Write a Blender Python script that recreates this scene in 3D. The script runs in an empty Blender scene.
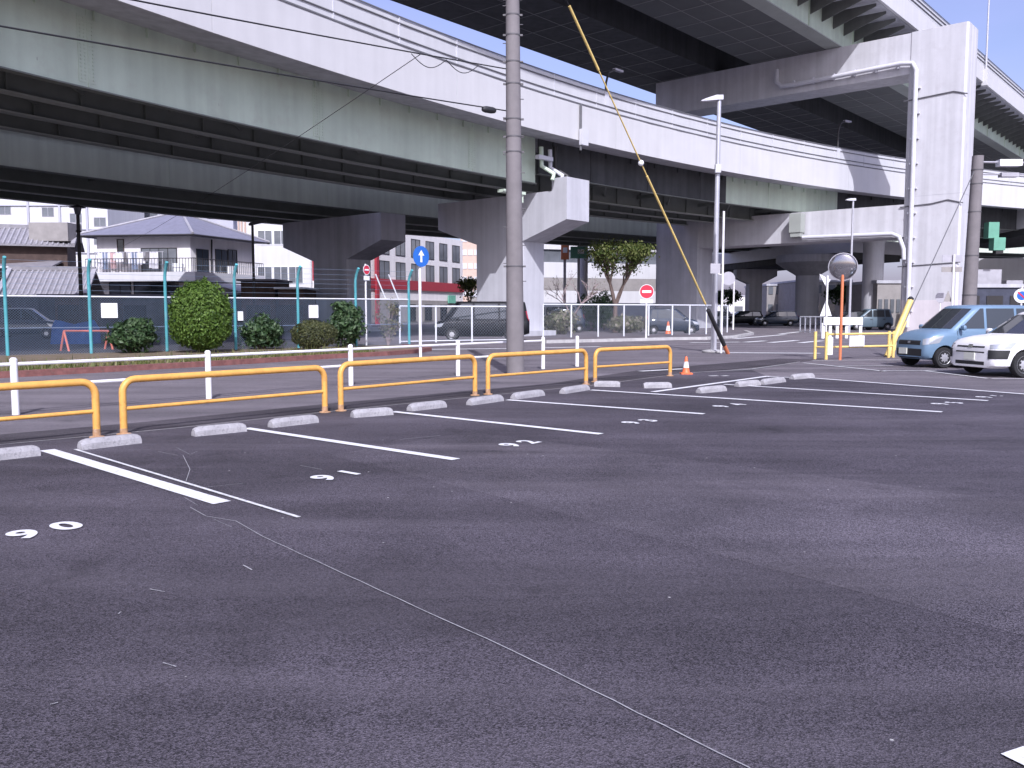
import bpy, bmesh, math, random
import numpy as np
from mathutils import Vector, Matrix
from mathutils.bvhtree import BVHTree

R = math.radians
S = bpy.context.scene
COL = S.collection
random.seed(7)

# ------------------------------------------------------------------ camera
CAM_H, FPX, PITCH = 1.5, 870.0, math.atan(73 / 870)
cd = bpy.data.cameras.new('camera')
cam = bpy.data.objects.new('camera', cd)
COL.objects.link(cam)
cam.location = (0, 0, CAM_H)
cam.rotation_euler = (R(90) - PITCH, 0, 0)
cd.sensor_width = 36
cd.lens = FPX / 1024 * 36
cd.clip_start = 0.05
cd.clip_end = 4000
S.camera = cam
S.render.resolution_x, S.render.resolution_y = 1024, 768

# ------------------------------------------------------------------ light
SUN_EL, SUN_X, SUN_Y = 42.0, 0.12, -0.993
sd = bpy.data.lights.new('sun', 'SUN')
sd.energy = 3.7
sd.angle = R(0.5)
sd.color = (1.0, 0.955, 0.90)
sun = bpy.data.objects.new('sun', sd)
COL.objects.link(sun)
sv = Vector((SUN_X * math.cos(R(SUN_EL)), SUN_Y * math.cos(R(SUN_EL)), math.sin(R(SUN_EL))))
sun.rotation_euler = sv.to_track_quat('Z', 'Y').to_euler()
sun.location = (0, -20, 60)

W = bpy.data.worlds.new('World')
S.world = W
W.use_nodes = True
wn = W.node_tree.nodes
sky = wn.new('ShaderNodeTexSky')
sky.sky_type = 'NISHITA'
sky.sun_disc = False
sky.sun_elevation = R(SUN_EL)
sky.sun_rotation = math.atan2(SUN_X, SUN_Y)
sky.air_density = 1.0
sky.dust_density = 3.0
sky.ozone_density = 1.5
WL = W.node_tree.links
tcw = wn.new('ShaderNodeTexCoord')                  # thin high cloud veil over the sky
mpw = wn.new('ShaderNodeMapping'); mpw.inputs['Scale'].default_value = (1.2, 1.2, 3.2)
nzw = wn.new('ShaderNodeTexNoise'); nzw.inputs['Scale'].default_value = 1.6; nzw.inputs['Detail'].default_value = 8; nzw.inputs['Roughness'].default_value = 0.55
rmw = wn.new('ShaderNodeMapRange'); rmw.inputs[1].default_value = 0.35; rmw.inputs[2].default_value = 0.7; rmw.inputs[3].default_value = 0.75; rmw.inputs[4].default_value = 1.3
scw = wn.new('ShaderNodeVectorMath'); scw.operation = 'SCALE'; scw.inputs[0].default_value = (1.05, 0.62, 1.15)
adw = wn.new('ShaderNodeVectorMath'); adw.operation = 'ADD'
WL.new(tcw.outputs['Generated'], mpw.inputs[0]); WL.new(mpw.outputs[0], nzw.inputs['Vector']); WL.new(nzw.outputs['Fac'], rmw.inputs[0])
WL.new(rmw.outputs[0], scw.inputs['Scale']); WL.new(sky.outputs[0], adw.inputs[0]); WL.new(scw.outputs[0], adw.inputs[1])
WL.new(adw.outputs[0], wn['Background'].inputs[0])
wn['Background'].inputs[1].default_value = 0.13

vs = S.view_settings
vs.view_transform = 'Standard'
vs.look = 'None'
vs.exposure = 0.30
vs.gamma = 1.0
try:
    vs.use_white_balance = True
    vs.white_balance_temperature = 5750
    vs.white_balance_tint = 16
except Exception:
    pass
S.cycles.use_denoising = True
S.cycles.max_bounces = 7
S.cycles.transparent_max_bounces = 16

# ------------------------------------------------------------------ helpers
CP, SP = math.cos(PITCH), math.sin(PITCH)


def ray(px, py):
    a = (px - 512) / FPX
    b = -(py - 384) / FPX
    return Vector((a, CP + b * SP, -SP + b * CP))


def G(px, py, z=0.0):
    d = ray(px, py)
    t = (z - CAM_H) / d.z
    return Vector((0, 0, CAM_H)) + d * t


def P(px, py, D):
    d = ray(px, py)
    return Vector((0, 0, CAM_H)) + d * (D / d.y)


ROW = R(49.07)
U = Vector((math.cos(ROW), math.sin(ROW), 0))      # along the row of stalls, away to the right
V = Vector((-math.sin(ROW), math.cos(ROW), 0))     # across it, away to the left
ZUP = Vector((0, 0, 1))


def srgb(r, g, b):
    f = lambda c: c / 12.92 if c <= 0.04045 else ((c + 0.055) / 1.055) ** 2.4
    return (f(r / 255), f(g / 255), f(b / 255))


XF = {}


class MB:
    def __init__(self):
        self.v, self.f, self.m = [], [], []
        self.mi = 0

    def add(self, vs_, fs):
        o = len(self.v)
        self.v += [tuple(p) for p in vs_]
        for q in fs:
            self.f.append(tuple(i + o for i in q))
            self.m.append(self.mi)
        return self

    def box(self, c, s, ax=None, ay=None, az=None):
        ax = Vector(ax or (1, 0, 0)); ay = Vector(ay or (0, 1, 0)); az = Vector(az or (0, 0, 1))
        c = Vector(c)
        h = [x / 2 for x in s]
        vs_ = [c + ax * (h[0] * i) + ay * (h[1] * j) + az * (h[2] * k) for i in (-1, 1) for j in (-1, 1) for k in (-1, 1)]
        return self.add(vs_, [(0, 1, 3, 2), (4, 6, 7, 5), (0, 4, 5, 1), (2, 3, 7, 6), (0, 2, 6, 4), (1, 5, 7, 3)])

    def bar(self, p0, p1, w, d=None, up=None):
        p0, p1 = Vector(p0), Vector(p1)
        z = (p1 - p0)
        L = z.length
        z = z / L
        x = z.cross(Vector(up) if up else (ZUP if abs(z.z) < 0.95 else Vector((0, 1, 0)))).normalized()
        y = z.cross(x)
        return self.box((p0 + p1) / 2, (w, d or w, L), x, y, z)

    def rings(self, rings, closed=True, cap0=True, cap1=True):
        n = len(rings[0])
        vs_ = [p for r in rings for p in r]
        fs = []
        for k in range(len(rings) - 1):
            for i in range(n if closed else n - 1):
                j = (i + 1) % n
                fs.append((k * n + i, k * n + j, (k + 1) * n + j, (k + 1) * n + i))
        if closed and cap0: fs.append(tuple(range(n))[::-1])
        if closed and cap1: fs.append(tuple((len(rings) - 1) * n + i for i in range(n)))
        return self.add(vs_, fs)

    def tube(self, pts, r, n=8, r1=None):
        pts = [Vector(p) for p in pts]
        rs = r if isinstance(r, (list, tuple)) else ([r] * len(pts) if r1 is None else [r + (r1 - r) * k / (len(pts) - 1) for k in range(len(pts))])
        rg = []
        px = None
        for k, p in enumerate(pts):
            t = (pts[min(k + 1, len(pts) - 1)] - pts[max(k - 1, 0)]).normalized()
            if px is None:
                px = t.cross(ZUP if abs(t.z) < 0.9 else Vector((0, 1, 0))).normalized()
            px = (px - t * px.dot(t)).normalized()
            py = t.cross(px)
            rg.append([p + (px * math.cos(a) + py * math.sin(a)) * rs[k] for a in [2 * math.pi * i / n for i in range(n)]])
        return self.rings(rg)

    def lathe(self, prof, c=(0, 0, 0), n=20, ax=(1, 0, 0), ay=(0, 1, 0), az=(0, 0, 1), cap=True):
        c = Vector(c); ax = Vector(ax); ay = Vector(ay); az = Vector(az)
        rg = [[c + az * z + (ax * math.cos(2 * math.pi * i / n) + ay * math.sin(2 * math.pi * i / n)) * r for i in range(n)] for r, z in prof]
        return self.rings(rg, True, cap, cap)

    def poly(self, pts, z=None):
        return self.add([(p[0], p[1], z if z is not None else p[2]) for p in pts], [tuple(range(len(pts)))])

    def prism(self, pts, ax, h):
        """pts: planar loop of 3D points, extruded along vector ax*h"""
        a = [Vector(p) for p in pts]
        b = [p + Vector(ax) * h for p in a]
        return self.rings([a, b])

    def build(self, name, mat, parent=None, smooth=None, world=True, loc=None):
        me = bpy.data.meshes.new(name)
        vs_ = self.v
        L, rz = (0, 0, 0), 0
        if parent is not None:
            L, rz = XF[parent.name]
        elif loc is not None:
            L = tuple(loc)
        if world and (L != (0, 0, 0) or rz):
            M = (Matrix.Translation(L) @ Matrix.Rotation(rz, 4, 'Z')).inverted()
            vs_ = [tuple(M @ Vector(p)) for p in vs_]
        me.from_pydata(vs_, [], self.f)
        mats = mat if isinstance(mat, (list, tuple)) else [mat]
        for m_ in mats: me.materials.append(m_)
        if len(mats) > 1: me.polygons.foreach_set('material_index', self.m)
        bm = bmesh.new(); bm.from_mesh(me)
        bmesh.ops.recalc_face_normals(bm, faces=bm.faces)
        bm.to_mesh(me); bm.free()
        if smooth is not None:
            me.polygons.foreach_set('use_smooth', [True] * len(me.polygons))
            me.set_sharp_from_angle(angle=R(smooth))
        o = bpy.data.objects.new(name, me)
        COL.objects.link(o)
        if parent is not None:
            o.parent = parent
            XF[o.name] = (L, rz)
        else:
            o.location = L
            XF[o.name] = (L, 0)
        return o


def tag(o, label, cat, group=None):
    o['label'] = label
    o['category'] = cat
    if group: o['group'] = group
    return o


def thing(name, label, cat, loc=(0, 0, 0), rz=0.0, group=None):
    o = bpy.data.objects.new(name, None)
    COL.objects.link(o)
    o.empty_display_size = 0.2
    o.location = loc
    o.rotation_euler = (0, 0, rz)
    XF[o.name] = (tuple(loc), rz)
    return tag(o, label, cat, group)


def struct(o, kind='structure'):
    o['kind'] = kind
    return o


def dup(root, loc, rz=0.0, label=None, group=None, scale=None):
    r = root.copy(); COL.objects.link(r)
    r.location = loc; r.rotation_euler = (0, 0, rz)
    if scale: r.scale = (scale,) * 3
    if label: r['label'] = label
    if group: r['group'] = group
    for ch in list(root.children):
        c = ch.copy(); COL.objects.link(c); c.parent = r
        for g in ch.children:
            d = g.copy(); COL.objects.link(d); d.parent = c
    return r


# ------------------------------------------------------------------ materials
def mat(name, col, rough=0.7, metal=0.0, var=0.12, scale=1.5, streak=0.0, bump=0.0, bscale=40.0, spec=0.4, coat=0.0, dirt=None, dirt_amt=0.0):
    m = bpy.data.materials.new(name)
    m.use_nodes = True
    nt = m.node_tree
    N, L = nt.nodes, nt.links
    b = N['Principled BSDF']
    b.inputs['Roughness'].default_value = rough
    b.inputs['Metallic'].default_value = metal
    b.inputs['Specular IOR Level'].default_value = spec
    if coat: 
        b.inputs['Coat Weight'].default_value = coat
        b.inputs['Coat Roughness'].default_value = 0.12
    tc = N.new('ShaderNodeTexCoord')
    n1 = N.new('ShaderNodeTexNoise'); n1.inputs['Scale'].default_value = scale; n1.inputs['Detail'].default_value = 7; n1.inputs['Roughness'].default_value = 0.62
    L.new(tc.outputs['Object'], n1.inputs['Vector'])
    mr = N.new('ShaderNodeMapRange'); mr.inputs[1].default_value = 0.3; mr.inputs[2].default_value = 0.7
    mr.inputs[3].default_value = 1 - var; mr.inputs[4].default_value = 1 + var
    L.new(n1.outputs['Fac'], mr.inputs[0])
    fac = mr.outputs[0]
    if streak:
        mp = N.new('ShaderNodeMapping'); mp.inputs['Scale'].default_value = (1.6, 1.6, 0.06)
        L.new(tc.outputs['Object'], mp.inputs[0])
        n2 = N.new('ShaderNodeTexNoise'); n2.inputs['Scale'].default_value = 1.3; n2.inputs['Detail'].default_value = 6
        L.new(mp.outputs[0], n2.inputs['Vector'])
        m2 = N.new('ShaderNodeMapRange'); m2.inputs[1].default_value = 0.35; m2.inputs[2].default_value = 0.68
        m2.inputs[3].default_value = 1 + streak * 0.4; m2.inputs[4].default_value = 1 - streak
        L.new(n2.outputs['Fac'], m2.inputs[0])
        mu = N.new('ShaderNodeMath'); mu.operation = 'MULTIPLY'
        L.new(fac, mu.inputs[0]); L.new(m2.outputs[0], mu.inputs[1])
        fac = mu.outputs[0]
    vm = N.new('ShaderNodeVectorMath'); vm.operation = 'SCALE'
    vm.inputs[0].default_value = col
    L.new(fac, vm.inputs['Scale'])
    out = vm.outputs[0]
    if dirt:
        n3 = N.new('ShaderNodeTexNoise'); n3.inputs['Scale'].default_value = scale * 2.3; n3.inputs['Detail'].default_value = 8; n3.inputs['Roughness'].default_value = 0.7
        L.new(tc.outputs['Object'], n3.inputs['Vector'])
        m3 = N.new('ShaderNodeMapRange'); m3.inputs[1].default_value = 0.52; m3.inputs[2].default_value = 0.72; m3.inputs[3].default_value = 0; m3.inputs[4].default_value = dirt_amt
        L.new(n3.outputs['Fac'], m3.inputs[0])
        mx = N.new('ShaderNodeMix'); mx.data_type = 'RGBA'
        L.new(m3.outputs[0], mx.inputs['Factor']); L.new(out, mx.inputs['A']); mx.inputs['B'].default_value = (*dirt, 1)
        out = mx.outputs['Result']
    L.new(out, b.inputs['Base Color'])
    if bump:
        n4 = N.new('ShaderNodeTexNoise'); n4.inputs['Scale'].default_value = bscale; n4.inputs['Detail'].default_value = 5
        L.new(tc.outputs['Object'], n4.inputs['Vector'])
        bp = N.new('ShaderNodeBump'); bp.inputs['Strength'].default_value = bump; bp.inputs['Distance'].default_value = 0.02
        L.new(n4.outputs['Fac'], bp.inputs['Height']); L.new(bp.outputs[0], b.inputs['Normal'])
    return m


def asphalt(name, col, dust=0.35, dustcol=(0.16, 0.15, 0.155), grain=0.80, gscale=150.0, big=0.34, speck=True, rot=ROW):
    m = bpy.data.materials.new(name)
    m.use_nodes = True
    nt = m.node_tree; N, L = nt.nodes, nt.links
    b = N['Principled BSDF']
    b.inputs['Roughness'].default_value = 0.82
    b.inputs['Specular IOR Level'].default_value = 0.35
    tc = N.new('ShaderNodeTexCoord')
    co = tc.outputs['Object']
    # stones
    vo = N.new('ShaderNodeTexVoronoi'); vo.inputs['Scale'].default_value = gscale
    L.new(co, vo.inputs['Vector'])
    sp = N.new('ShaderNodeSeparateColor'); L.new(vo.outputs['Color'], sp.inputs[0])
    a1 = N.new('ShaderNodeMapRange'); a1.inputs[3].default_value = 1 - grain; a1.inputs[4].default_value = 1 + grain
    L.new(sp.outputs[0], a1.inputs[0])
    nf = N.new('ShaderNodeTexNoise'); nf.inputs['Scale'].default_value = 28; nf.inputs['Detail'].default_value = 9; nf.inputs['Roughness'].default_value = 0.75
    L.new(co, nf.inputs['Vector'])
    a2 = N.new('ShaderNodeMapRange'); a2.inputs[1].default_value = 0.3; a2.inputs[2].default_value = 0.7; a2.inputs[3].default_value = 0.88; a2.inputs[4].default_value = 1.12
    L.new(nf.outputs['Fac'], a2.inputs[0])
    # patches
    nb = N.new('ShaderNodeTexNoise'); nb.inputs['Scale'].default_value = 0.55; nb.inputs['Detail'].default_value = 8; nb.inputs['Roughness'].default_value = 0.6; nb.inputs['Distortion'].default_value = 0.4
    L.new(co, nb.inputs['Vector'])
    a3 = N.new('ShaderNodeMapRange'); a3.inputs[1].default_value = 0.3; a3.inputs[2].default_value = 0.7; a3.inputs[3].default_value = 1 - big; a3.inputs[4].default_value = 1 + big
    L.new(nb.outputs['Fac'], a3.inputs[0])
    m1 = N.new('ShaderNodeMath'); m1.operation = 'MULTIPLY'; L.new(a1.outputs[0], m1.inputs[0]); L.new(a2.outputs[0], m1.inputs[1])
    m2 = N.new('ShaderNodeMath'); m2.operation = 'MULTIPLY'; L.new(m1.outputs[0], m2.inputs[0]); L.new(a3.outputs[0], m2.inputs[1])
    sc = N.new('ShaderNodeVectorMath'); sc.operation = 'SCALE'; sc.inputs[0].default_value = col
    L.new(m2.outputs[0], sc.inputs['Scale'])
    # dusty streaks along the driving direction
    mp = N.new('ShaderNodeMapping'); mp.inputs['Rotation'].default_value = (0, 0, -rot); mp.inputs['Scale'].default_value = (0.16, 0.9, 1)
    L.new(co, mp.inputs[0])
    nd = N.new('ShaderNodeTexNoise'); nd.inputs['Scale'].default_value = 0.9; nd.inputs['Detail'].default_value = 9; nd.inputs['Roughness'].default_value = 0.68; nd.inputs['Distortion'].default_value = 0.8
    L.new(mp.outputs[0], nd.inputs['Vector'])
    a4 = N.new('ShaderNodeMapRange'); a4.inputs[1].default_value = 0.47; a4.inputs[2].default_value = 0.75; a4.inputs[3].default_value = 0; a4.inputs[4].default_value = dust
    L.new(nd.outputs['Fac'], a4.inputs[0])
    mx = N.new('ShaderNodeMix'); mx.data_type = 'RGBA'
    L.new(a4.outputs[0], mx.inputs['Factor']); L.new(sc.outputs[0], mx.inputs['A']); mx.inputs['B'].default_value = (*dustcol, 1)
    out = mx.outputs['Result']
    ns = N.new('ShaderNodeTexNoise'); ns.inputs['Scale'].default_value = 1.7; ns.inputs['Detail'].default_value = 4; ns.inputs['Roughness'].default_value = 0.5
    L.new(co, ns.inputs['Vector'])
    a5 = N.new('ShaderNodeMapRange'); a5.inputs[1].default_value = 0.62; a5.inputs[2].default_value = 0.74; a5.inputs[3].default_value = 1.0; a5.inputs[4].default_value = 0.68
    L.new(ns.outputs['Fac'], a5.inputs[0])
    mp2 = N.new('ShaderNodeMapping'); mp2.inputs['Rotation'].default_value = (0, 0, -rot + 0.25); mp2.inputs['Scale'].default_value = (0.05, 0.75, 1)
    L.new(co, mp2.inputs[0])
    n6 = N.new('ShaderNodeTexNoise'); n6.inputs['Scale'].default_value = 1.3; n6.inputs['Detail'].default_value = 6; n6.inputs['Roughness'].default_value = 0.6
    L.new(mp2.outputs[0], n6.inputs['Vector'])
    a6 = N.new('ShaderNodeMapRange'); a6.inputs[1].default_value = 0.35; a6.inputs[2].default_value = 0.65; a6.inputs[3].default_value = 0.80; a6.inputs[4].default_value = 1.18
    L.new(n6.outputs['Fac'], a6.inputs[0])
    m5 = N.new('ShaderNodeMath'); m5.operation = 'MULTIPLY'; L.new(a5.outputs[0], m5.inputs[0]); L.new(a6.outputs[0], m5.inputs[1])
    s5 = N.new('ShaderNodeVectorMath'); s5.operation = 'SCALE'; L.new(out, s5.inputs[0]); L.new(m5.outputs[0], s5.inputs['Scale'])
    out = s5.outputs[0]
    if speck:
        v2 = N.new('ShaderNodeTexVoronoi'); v2.inputs['Scale'].default_value = 6.0
        L.new(co, v2.inputs['Vector'])
        lt = N.new('ShaderNodeMapRange'); lt.inputs[1].default_value = 0.035; lt.inputs[2].default_value = 0.06; lt.inputs[3].default_value = 1; lt.inputs[4].default_value = 0
        L.new(v2.outputs['Distance'], lt.inputs[0])
        s2 = N.new('ShaderNodeSeparateColor'); L.new(v2.outputs['Color'], s2.inputs[0])
        gt = N.new('ShaderNodeMath'); gt.operation = 'GREATER_THAN'; gt.inputs[1].default_value = 0.93; L.new(s2.outputs[0], gt.inputs[0])
        mm = N.new('ShaderNodeMath'); mm.operation = 'MULTIPLY'; L.new(lt.outputs[0], mm.inputs[0]); L.new(gt.outputs[0], mm.inputs[1])
        mx2 = N.new('ShaderNodeMix'); mx2.data_type = 'RGBA'
        L.new(mm.outputs[0], mx2.inputs['Factor']); L.new(out, mx2.inputs['A']); mx2.inputs['B'].default_value = (0.45, 0.44, 0.42, 1)
        out = mx2.outputs['Result']
    L.new(out, b.inputs['Base Color'])
    bp = N.new('ShaderNodeBump'); bp.inputs['Strength'].default_value = 0.9; bp.inputs['Distance'].default_value = 0.007
    ad = N.new('ShaderNodeMath'); ad.operation = 'MULTIPLY_ADD'; ad.inputs[1].default_value = 0.6
    L.new(vo.outputs['Distance'], ad.inputs[0]); L.new(nf.outputs['Fac'], ad.inputs[2])
    L.new(ad.outputs[0], bp.inputs['Height']); L.new(bp.outputs[0], b.inputs['Normal'])
    return m


def leafmat(name, stops, trans=0.25):
    m = bpy.data.materials.new(name); m.use_nodes = True
    nt = m.node_tree; N, L = nt.nodes, nt.links
    b = N['Principled BSDF']; b.inputs['Roughness'].default_value = 0.5; b.inputs['Specular IOR Level'].default_value = 0.3
    ge = N.new('ShaderNodeNewGeometry')
    cr = N.new('ShaderNodeValToRGB')
    el = cr.color_ramp.elements
    el[0].position = 0; el[0].color = (*stops[0], 1)
    el[1].position = 1; el[1].color = (*stops[-1], 1)
    for k, s in enumerate(stops[1:-1]):
        e = el.new((k + 1) / (len(stops) - 1)); e.color = (*s, 1)
    L.new(ge.outputs['Random Per Island'], cr.inputs[0])
    L.new(cr.outputs[0], b.inputs['Base Color'])
    tr = N.new('ShaderNodeBsdfTranslucent'); L.new(cr.outputs[0], tr.inputs[0])
    ms = N.new('ShaderNodeMixShader'); ms.inputs[0].default_value = trans
    L.new(b.outputs[0], ms.inputs[1]); L.new(tr.outputs[0], ms.inputs[2])
    L.new(ms.outputs[0], N['Material Output'].inputs[0])
    return m


def glass(name, col=(0.02, 0.025, 0.03), rough=0.06):
    return mat(name, col, rough, 0, 0.05, 1, spec=0.9)


M = {}
M['lot'] = asphalt('new_asphalt', (0.064, 0.0562, 0.068), dust=0.46, dustcol=(0.137, 0.122, 0.139))
M['lot_b'] = asphalt('new_asphalt_pass', (0.079, 0.070, 0.083), dust=0.6, dustcol=(0.152, 0.134, 0.148))
M['strip'] = asphalt('patch_asphalt', (0.056, 0.048, 0.055), dust=0.25, speck=False)
M['road'] = asphalt('old_asphalt', (0.155, 0.138, 0.150), dust=0.4, dustcol=(0.23, 0.205, 0.215), grain=0.35, big=0.16, speck=False)
M['walk'] = asphalt('walk_asphalt', (0.140, 0.125, 0.136), dust=0.5, dustcol=(0.24, 0.215, 0.22), grain=0.35, big=0.2, speck=False)
M['far'] = asphalt('far_ground', (0.13, 0.125, 0.13), dust=0.3, grain=0.3, speck=False)
M['paint'] = mat('road_paint', (0.74, 0.74, 0.74), 0.6, var=0.10, scale=11, dirt=(0.26, 0.25, 0.26), dirt_amt=0.75)
M['paint_old'] = mat('worn_paint', (0.62, 0.62, 0.61), 0.7, var=0.2, scale=14, dirt=(0.2, 0.19, 0.2), dirt_amt=0.85)
M['chalk'] = mat('chalk_line', (0.33, 0.325, 0.33), 0.9, var=0.25, scale=6, dirt=(0.12, 0.115, 0.12), dirt_amt=0.9)
M['stop'] = mat('stop_concrete', (0.34, 0.33, 0.34), 0.85, var=0.22, scale=9, bump=0.5, bscale=60, dirt=(0.11, 0.105, 0.11), dirt_amt=0.75)
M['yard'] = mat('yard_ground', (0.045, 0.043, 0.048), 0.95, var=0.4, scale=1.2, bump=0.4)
M['kerb'] = mat('kerb_concrete', (0.42, 0.41, 0.40), 0.85, var=0.2, scale=3, bump=0.3)
M['brick'] = mat('red_kerb', (0.20, 0.085, 0.075), 0.85, var=0.3, scale=6, bump=0.4, dirt=(0.15, 0.12, 0.10), dirt_amt=0.6)
M['soil'] = mat('soil', (0.17, 0.13, 0.09), 0.95, var=0.4, scale=4, bump=0.8, bscale=12, dirt=(0.10, 0.11, 0.04), dirt_amt=0.7)
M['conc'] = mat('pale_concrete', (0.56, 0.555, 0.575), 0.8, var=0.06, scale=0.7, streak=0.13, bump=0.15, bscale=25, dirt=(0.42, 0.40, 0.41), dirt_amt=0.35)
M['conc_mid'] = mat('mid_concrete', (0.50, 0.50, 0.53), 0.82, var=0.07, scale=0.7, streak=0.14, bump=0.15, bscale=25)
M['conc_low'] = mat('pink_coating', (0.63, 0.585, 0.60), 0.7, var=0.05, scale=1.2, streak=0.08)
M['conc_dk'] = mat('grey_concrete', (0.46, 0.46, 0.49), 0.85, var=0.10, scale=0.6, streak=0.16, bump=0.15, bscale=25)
M['parapet'] = mat('parapet_paint', (0.56, 0.555, 0.56), 0.7, var=0.04, scale=0.6, streak=0.045)
M['barrier_panel'] = mat('barrier_panel', (0.55, 0.55, 0.565), 0.6, var=0.04, scale=0.8, streak=0.05)
M['seam'] = mat('dark_rail', (0.13, 0.13, 0.14), 0.6)
M['steel_green'] = mat('green_grey_steel', (0.56, 0.65, 0.52), 0.6, var=0.07, scale=0.5, streak=0.09, dirt=(0.40, 0.38, 0.32), dirt_amt=0.25)
M['steel_shade_lift'] = mat('shade_lifted_steel', (0.70, 0.77, 0.66), 0.6, var=0.06, scale=0.5, streak=0.12)  # girder steel made paler, bounce light in the second deck's shade put into its colour
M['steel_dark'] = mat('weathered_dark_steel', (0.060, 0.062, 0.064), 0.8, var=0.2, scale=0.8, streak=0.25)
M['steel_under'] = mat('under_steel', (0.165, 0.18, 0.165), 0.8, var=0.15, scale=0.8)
M['steel_mid'] = mat('mid_steel', (0.13, 0.135, 0.13), 0.75, var=0.12, scale=0.5, streak=0.12)
M['flange'] = mat('flange_steel', (0.34, 0.36, 0.33), 0.7, var=0.1, scale=0.6)
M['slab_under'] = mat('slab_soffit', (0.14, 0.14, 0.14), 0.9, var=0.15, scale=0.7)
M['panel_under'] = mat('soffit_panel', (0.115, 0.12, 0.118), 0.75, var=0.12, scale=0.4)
M['panel_rib'] = mat('panel_joint', (0.30, 0.30, 0.29), 0.7)
M['drainpipe'] = mat('drain_pipe', (0.58, 0.58, 0.62), 0.45, var=0.05)
M['galv'] = mat('galvanised', (0.50, 0.50, 0.53), 0.4, 0.4, var=0.08, scale=3)
M['white_paint'] = mat('white_paint', (0.80, 0.79, 0.78), 0.4, var=0.05, scale=4, dirt=(0.45, 0.38, 0.33), dirt_amt=0.3)
M['yellow'] = mat('yellow_orange_paint', (0.70, 0.37, 0.085), 0.45, var=0.12, scale=7, dirt=(0.36, 0.20, 0.08), dirt_amt=0.6)
M['rust'] = mat('rusty_plate', (0.42, 0.25, 0.13), 0.8, var=0.25, scale=9, dirt=(0.5, 0.45, 0.42), dirt_amt=0.6)
M['yellow_plain'] = mat('yellow_guard', (0.78, 0.58, 0.19), 0.45, var=0.12, scale=3, dirt=(0.5, 0.38, 0.2), dirt_amt=0.4)
M['orange'] = mat('orange_plastic', (0.80, 0.17, 0.06), 0.45, var=0.06)
M['orange_pole'] = mat('orange_pole', (0.62, 0.20, 0.09), 0.5, var=0.12)
M['pole_conc'] = mat('pole_concrete', (0.20, 0.183, 0.185), 0.85, var=0.12, scale=3, streak=0.10, bump=0.2)
M['band'] = mat('steel_band', (0.12, 0.115, 0.12), 0.6, 0.2)
M['cable'] = mat('black_cable', (0.02, 0.02, 0.022), 0.6)
M['rubber'] = mat('rubber', (0.022, 0.022, 0.023), 0.75)
M['teal'] = mat('teal_paint', (0.10, 0.36, 0.40), 0.5, var=0.15, scale=2, dirt=(0.30, 0.40, 0.46), dirt_amt=0.6)
M['mesh_wire'] = mat('mesh_wire', (0.20, 0.26, 0.36), 0.5, 0.0)
M['mesh_pale'] = mat('pale_wire', (0.27, 0.31, 0.37), 0.5)
M['fence_white'] = mat('fence_white', (0.66, 0.68, 0.71), 0.45, var=0.05)
M['blackmetal'] = mat('black_metal', (0.03, 0.028, 0.028), 0.5)
M['glass'] = glass('dark_glass')
M['glass_blue'] = glass('window_glass', (0.05, 0.06, 0.075), 0.1)
M['glass_grey'] = mat('grey_glazing', (0.14, 0.15, 0.165), 0.12, spec=0.9, var=0.2, scale=0.8)
M['plaster'] = mat('white_plaster', (0.76, 0.73, 0.72), 0.85, var=0.05, scale=0.8, streak=0.06)
M['plaster_lav'] = mat('lavender_wall', (0.42, 0.42, 0.47), 0.85, var=0.06, scale=0.5)
M['white_wall'] = mat('white_wall', (0.60, 0.595, 0.60), 0.85, var=0.04, scale=0.4, streak=0.05)
M['beige_wall'] = mat('beige_wall', (0.56, 0.42, 0.34), 0.85, var=0.08)
M['roof_slate'] = mat('slate_roof', (0.19, 0.19, 0.24), 0.7, var=0.1, scale=2, streak=0.05)
M['roof_tile'] = mat('kawara_tile', (0.25, 0.24, 0.255), 0.45, var=0.2, scale=2)
M['ridge'] = mat('ridge_tile', (0.34, 0.33, 0.35), 0.6, var=0.15)
M['dark_wood'] = mat('dark_wood', (0.075, 0.05, 0.042), 0.8, var=0.25, scale=2)
M['grey_wall'] = mat('grey_wall', (0.30, 0.28, 0.265), 0.85, var=0.12)
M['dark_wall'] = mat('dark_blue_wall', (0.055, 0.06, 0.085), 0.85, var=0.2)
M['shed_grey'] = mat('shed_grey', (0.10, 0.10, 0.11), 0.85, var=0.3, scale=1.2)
M['red'] = mat('red_paint', (0.33, 0.035, 0.05), 0.5, var=0.08)
M['tarp'] = mat('blue_tarp', (0.03, 0.10, 0.32), 0.6, var=0.25, scale=3, bump=0.5, bscale=5)
M['pinkred'] = mat('faded_red', (0.55, 0.17, 0.12), 0.6, var=0.2)
M['sign_blue'] = mat('sign_blue', (0.03, 0.14, 0.50), 0.4)
M['sign_red'] = mat('sign_red', (0.52, 0.03, 0.06), 0.4)
M['sign_white'] = mat('sign_white', (0.80, 0.80, 0.80), 0.5, var=0.03)
M['sign_green'] = mat('sign_green', (0.16, 0.42, 0.30), 0.6)
M['teal_green'] = mat('teal_green', (0.14, 0.34, 0.24), 0.6, var=0.12)
M['mirror'] = mat('mirror_face', (0.35, 0.34, 0.36), 0.12, 0.85, var=0.08)
M['sign_back'] = mat('sign_back', (0.40, 0.39, 0.42), 0.6, 0.2)
M['car_blue'] = mat('car_blue', (0.165, 0.255, 0.36), 0.4, 0.1, var=0.02, coat=0.35)
M['car_white'] = mat('car_white', (0.80, 0.79, 0.79), 0.42, 0.0, var=0.02, coat=0.35)
M['car_black'] = mat('car_black', (0.006, 0.0065, 0.009), 0.4, 0.0, var=0.02, coat=0.15, spec=0.2)
M['car_silver'] = mat('car_silver', (0.42, 0.43, 0.45), 0.3, 0.5, var=0.02, coat=0.6)
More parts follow.
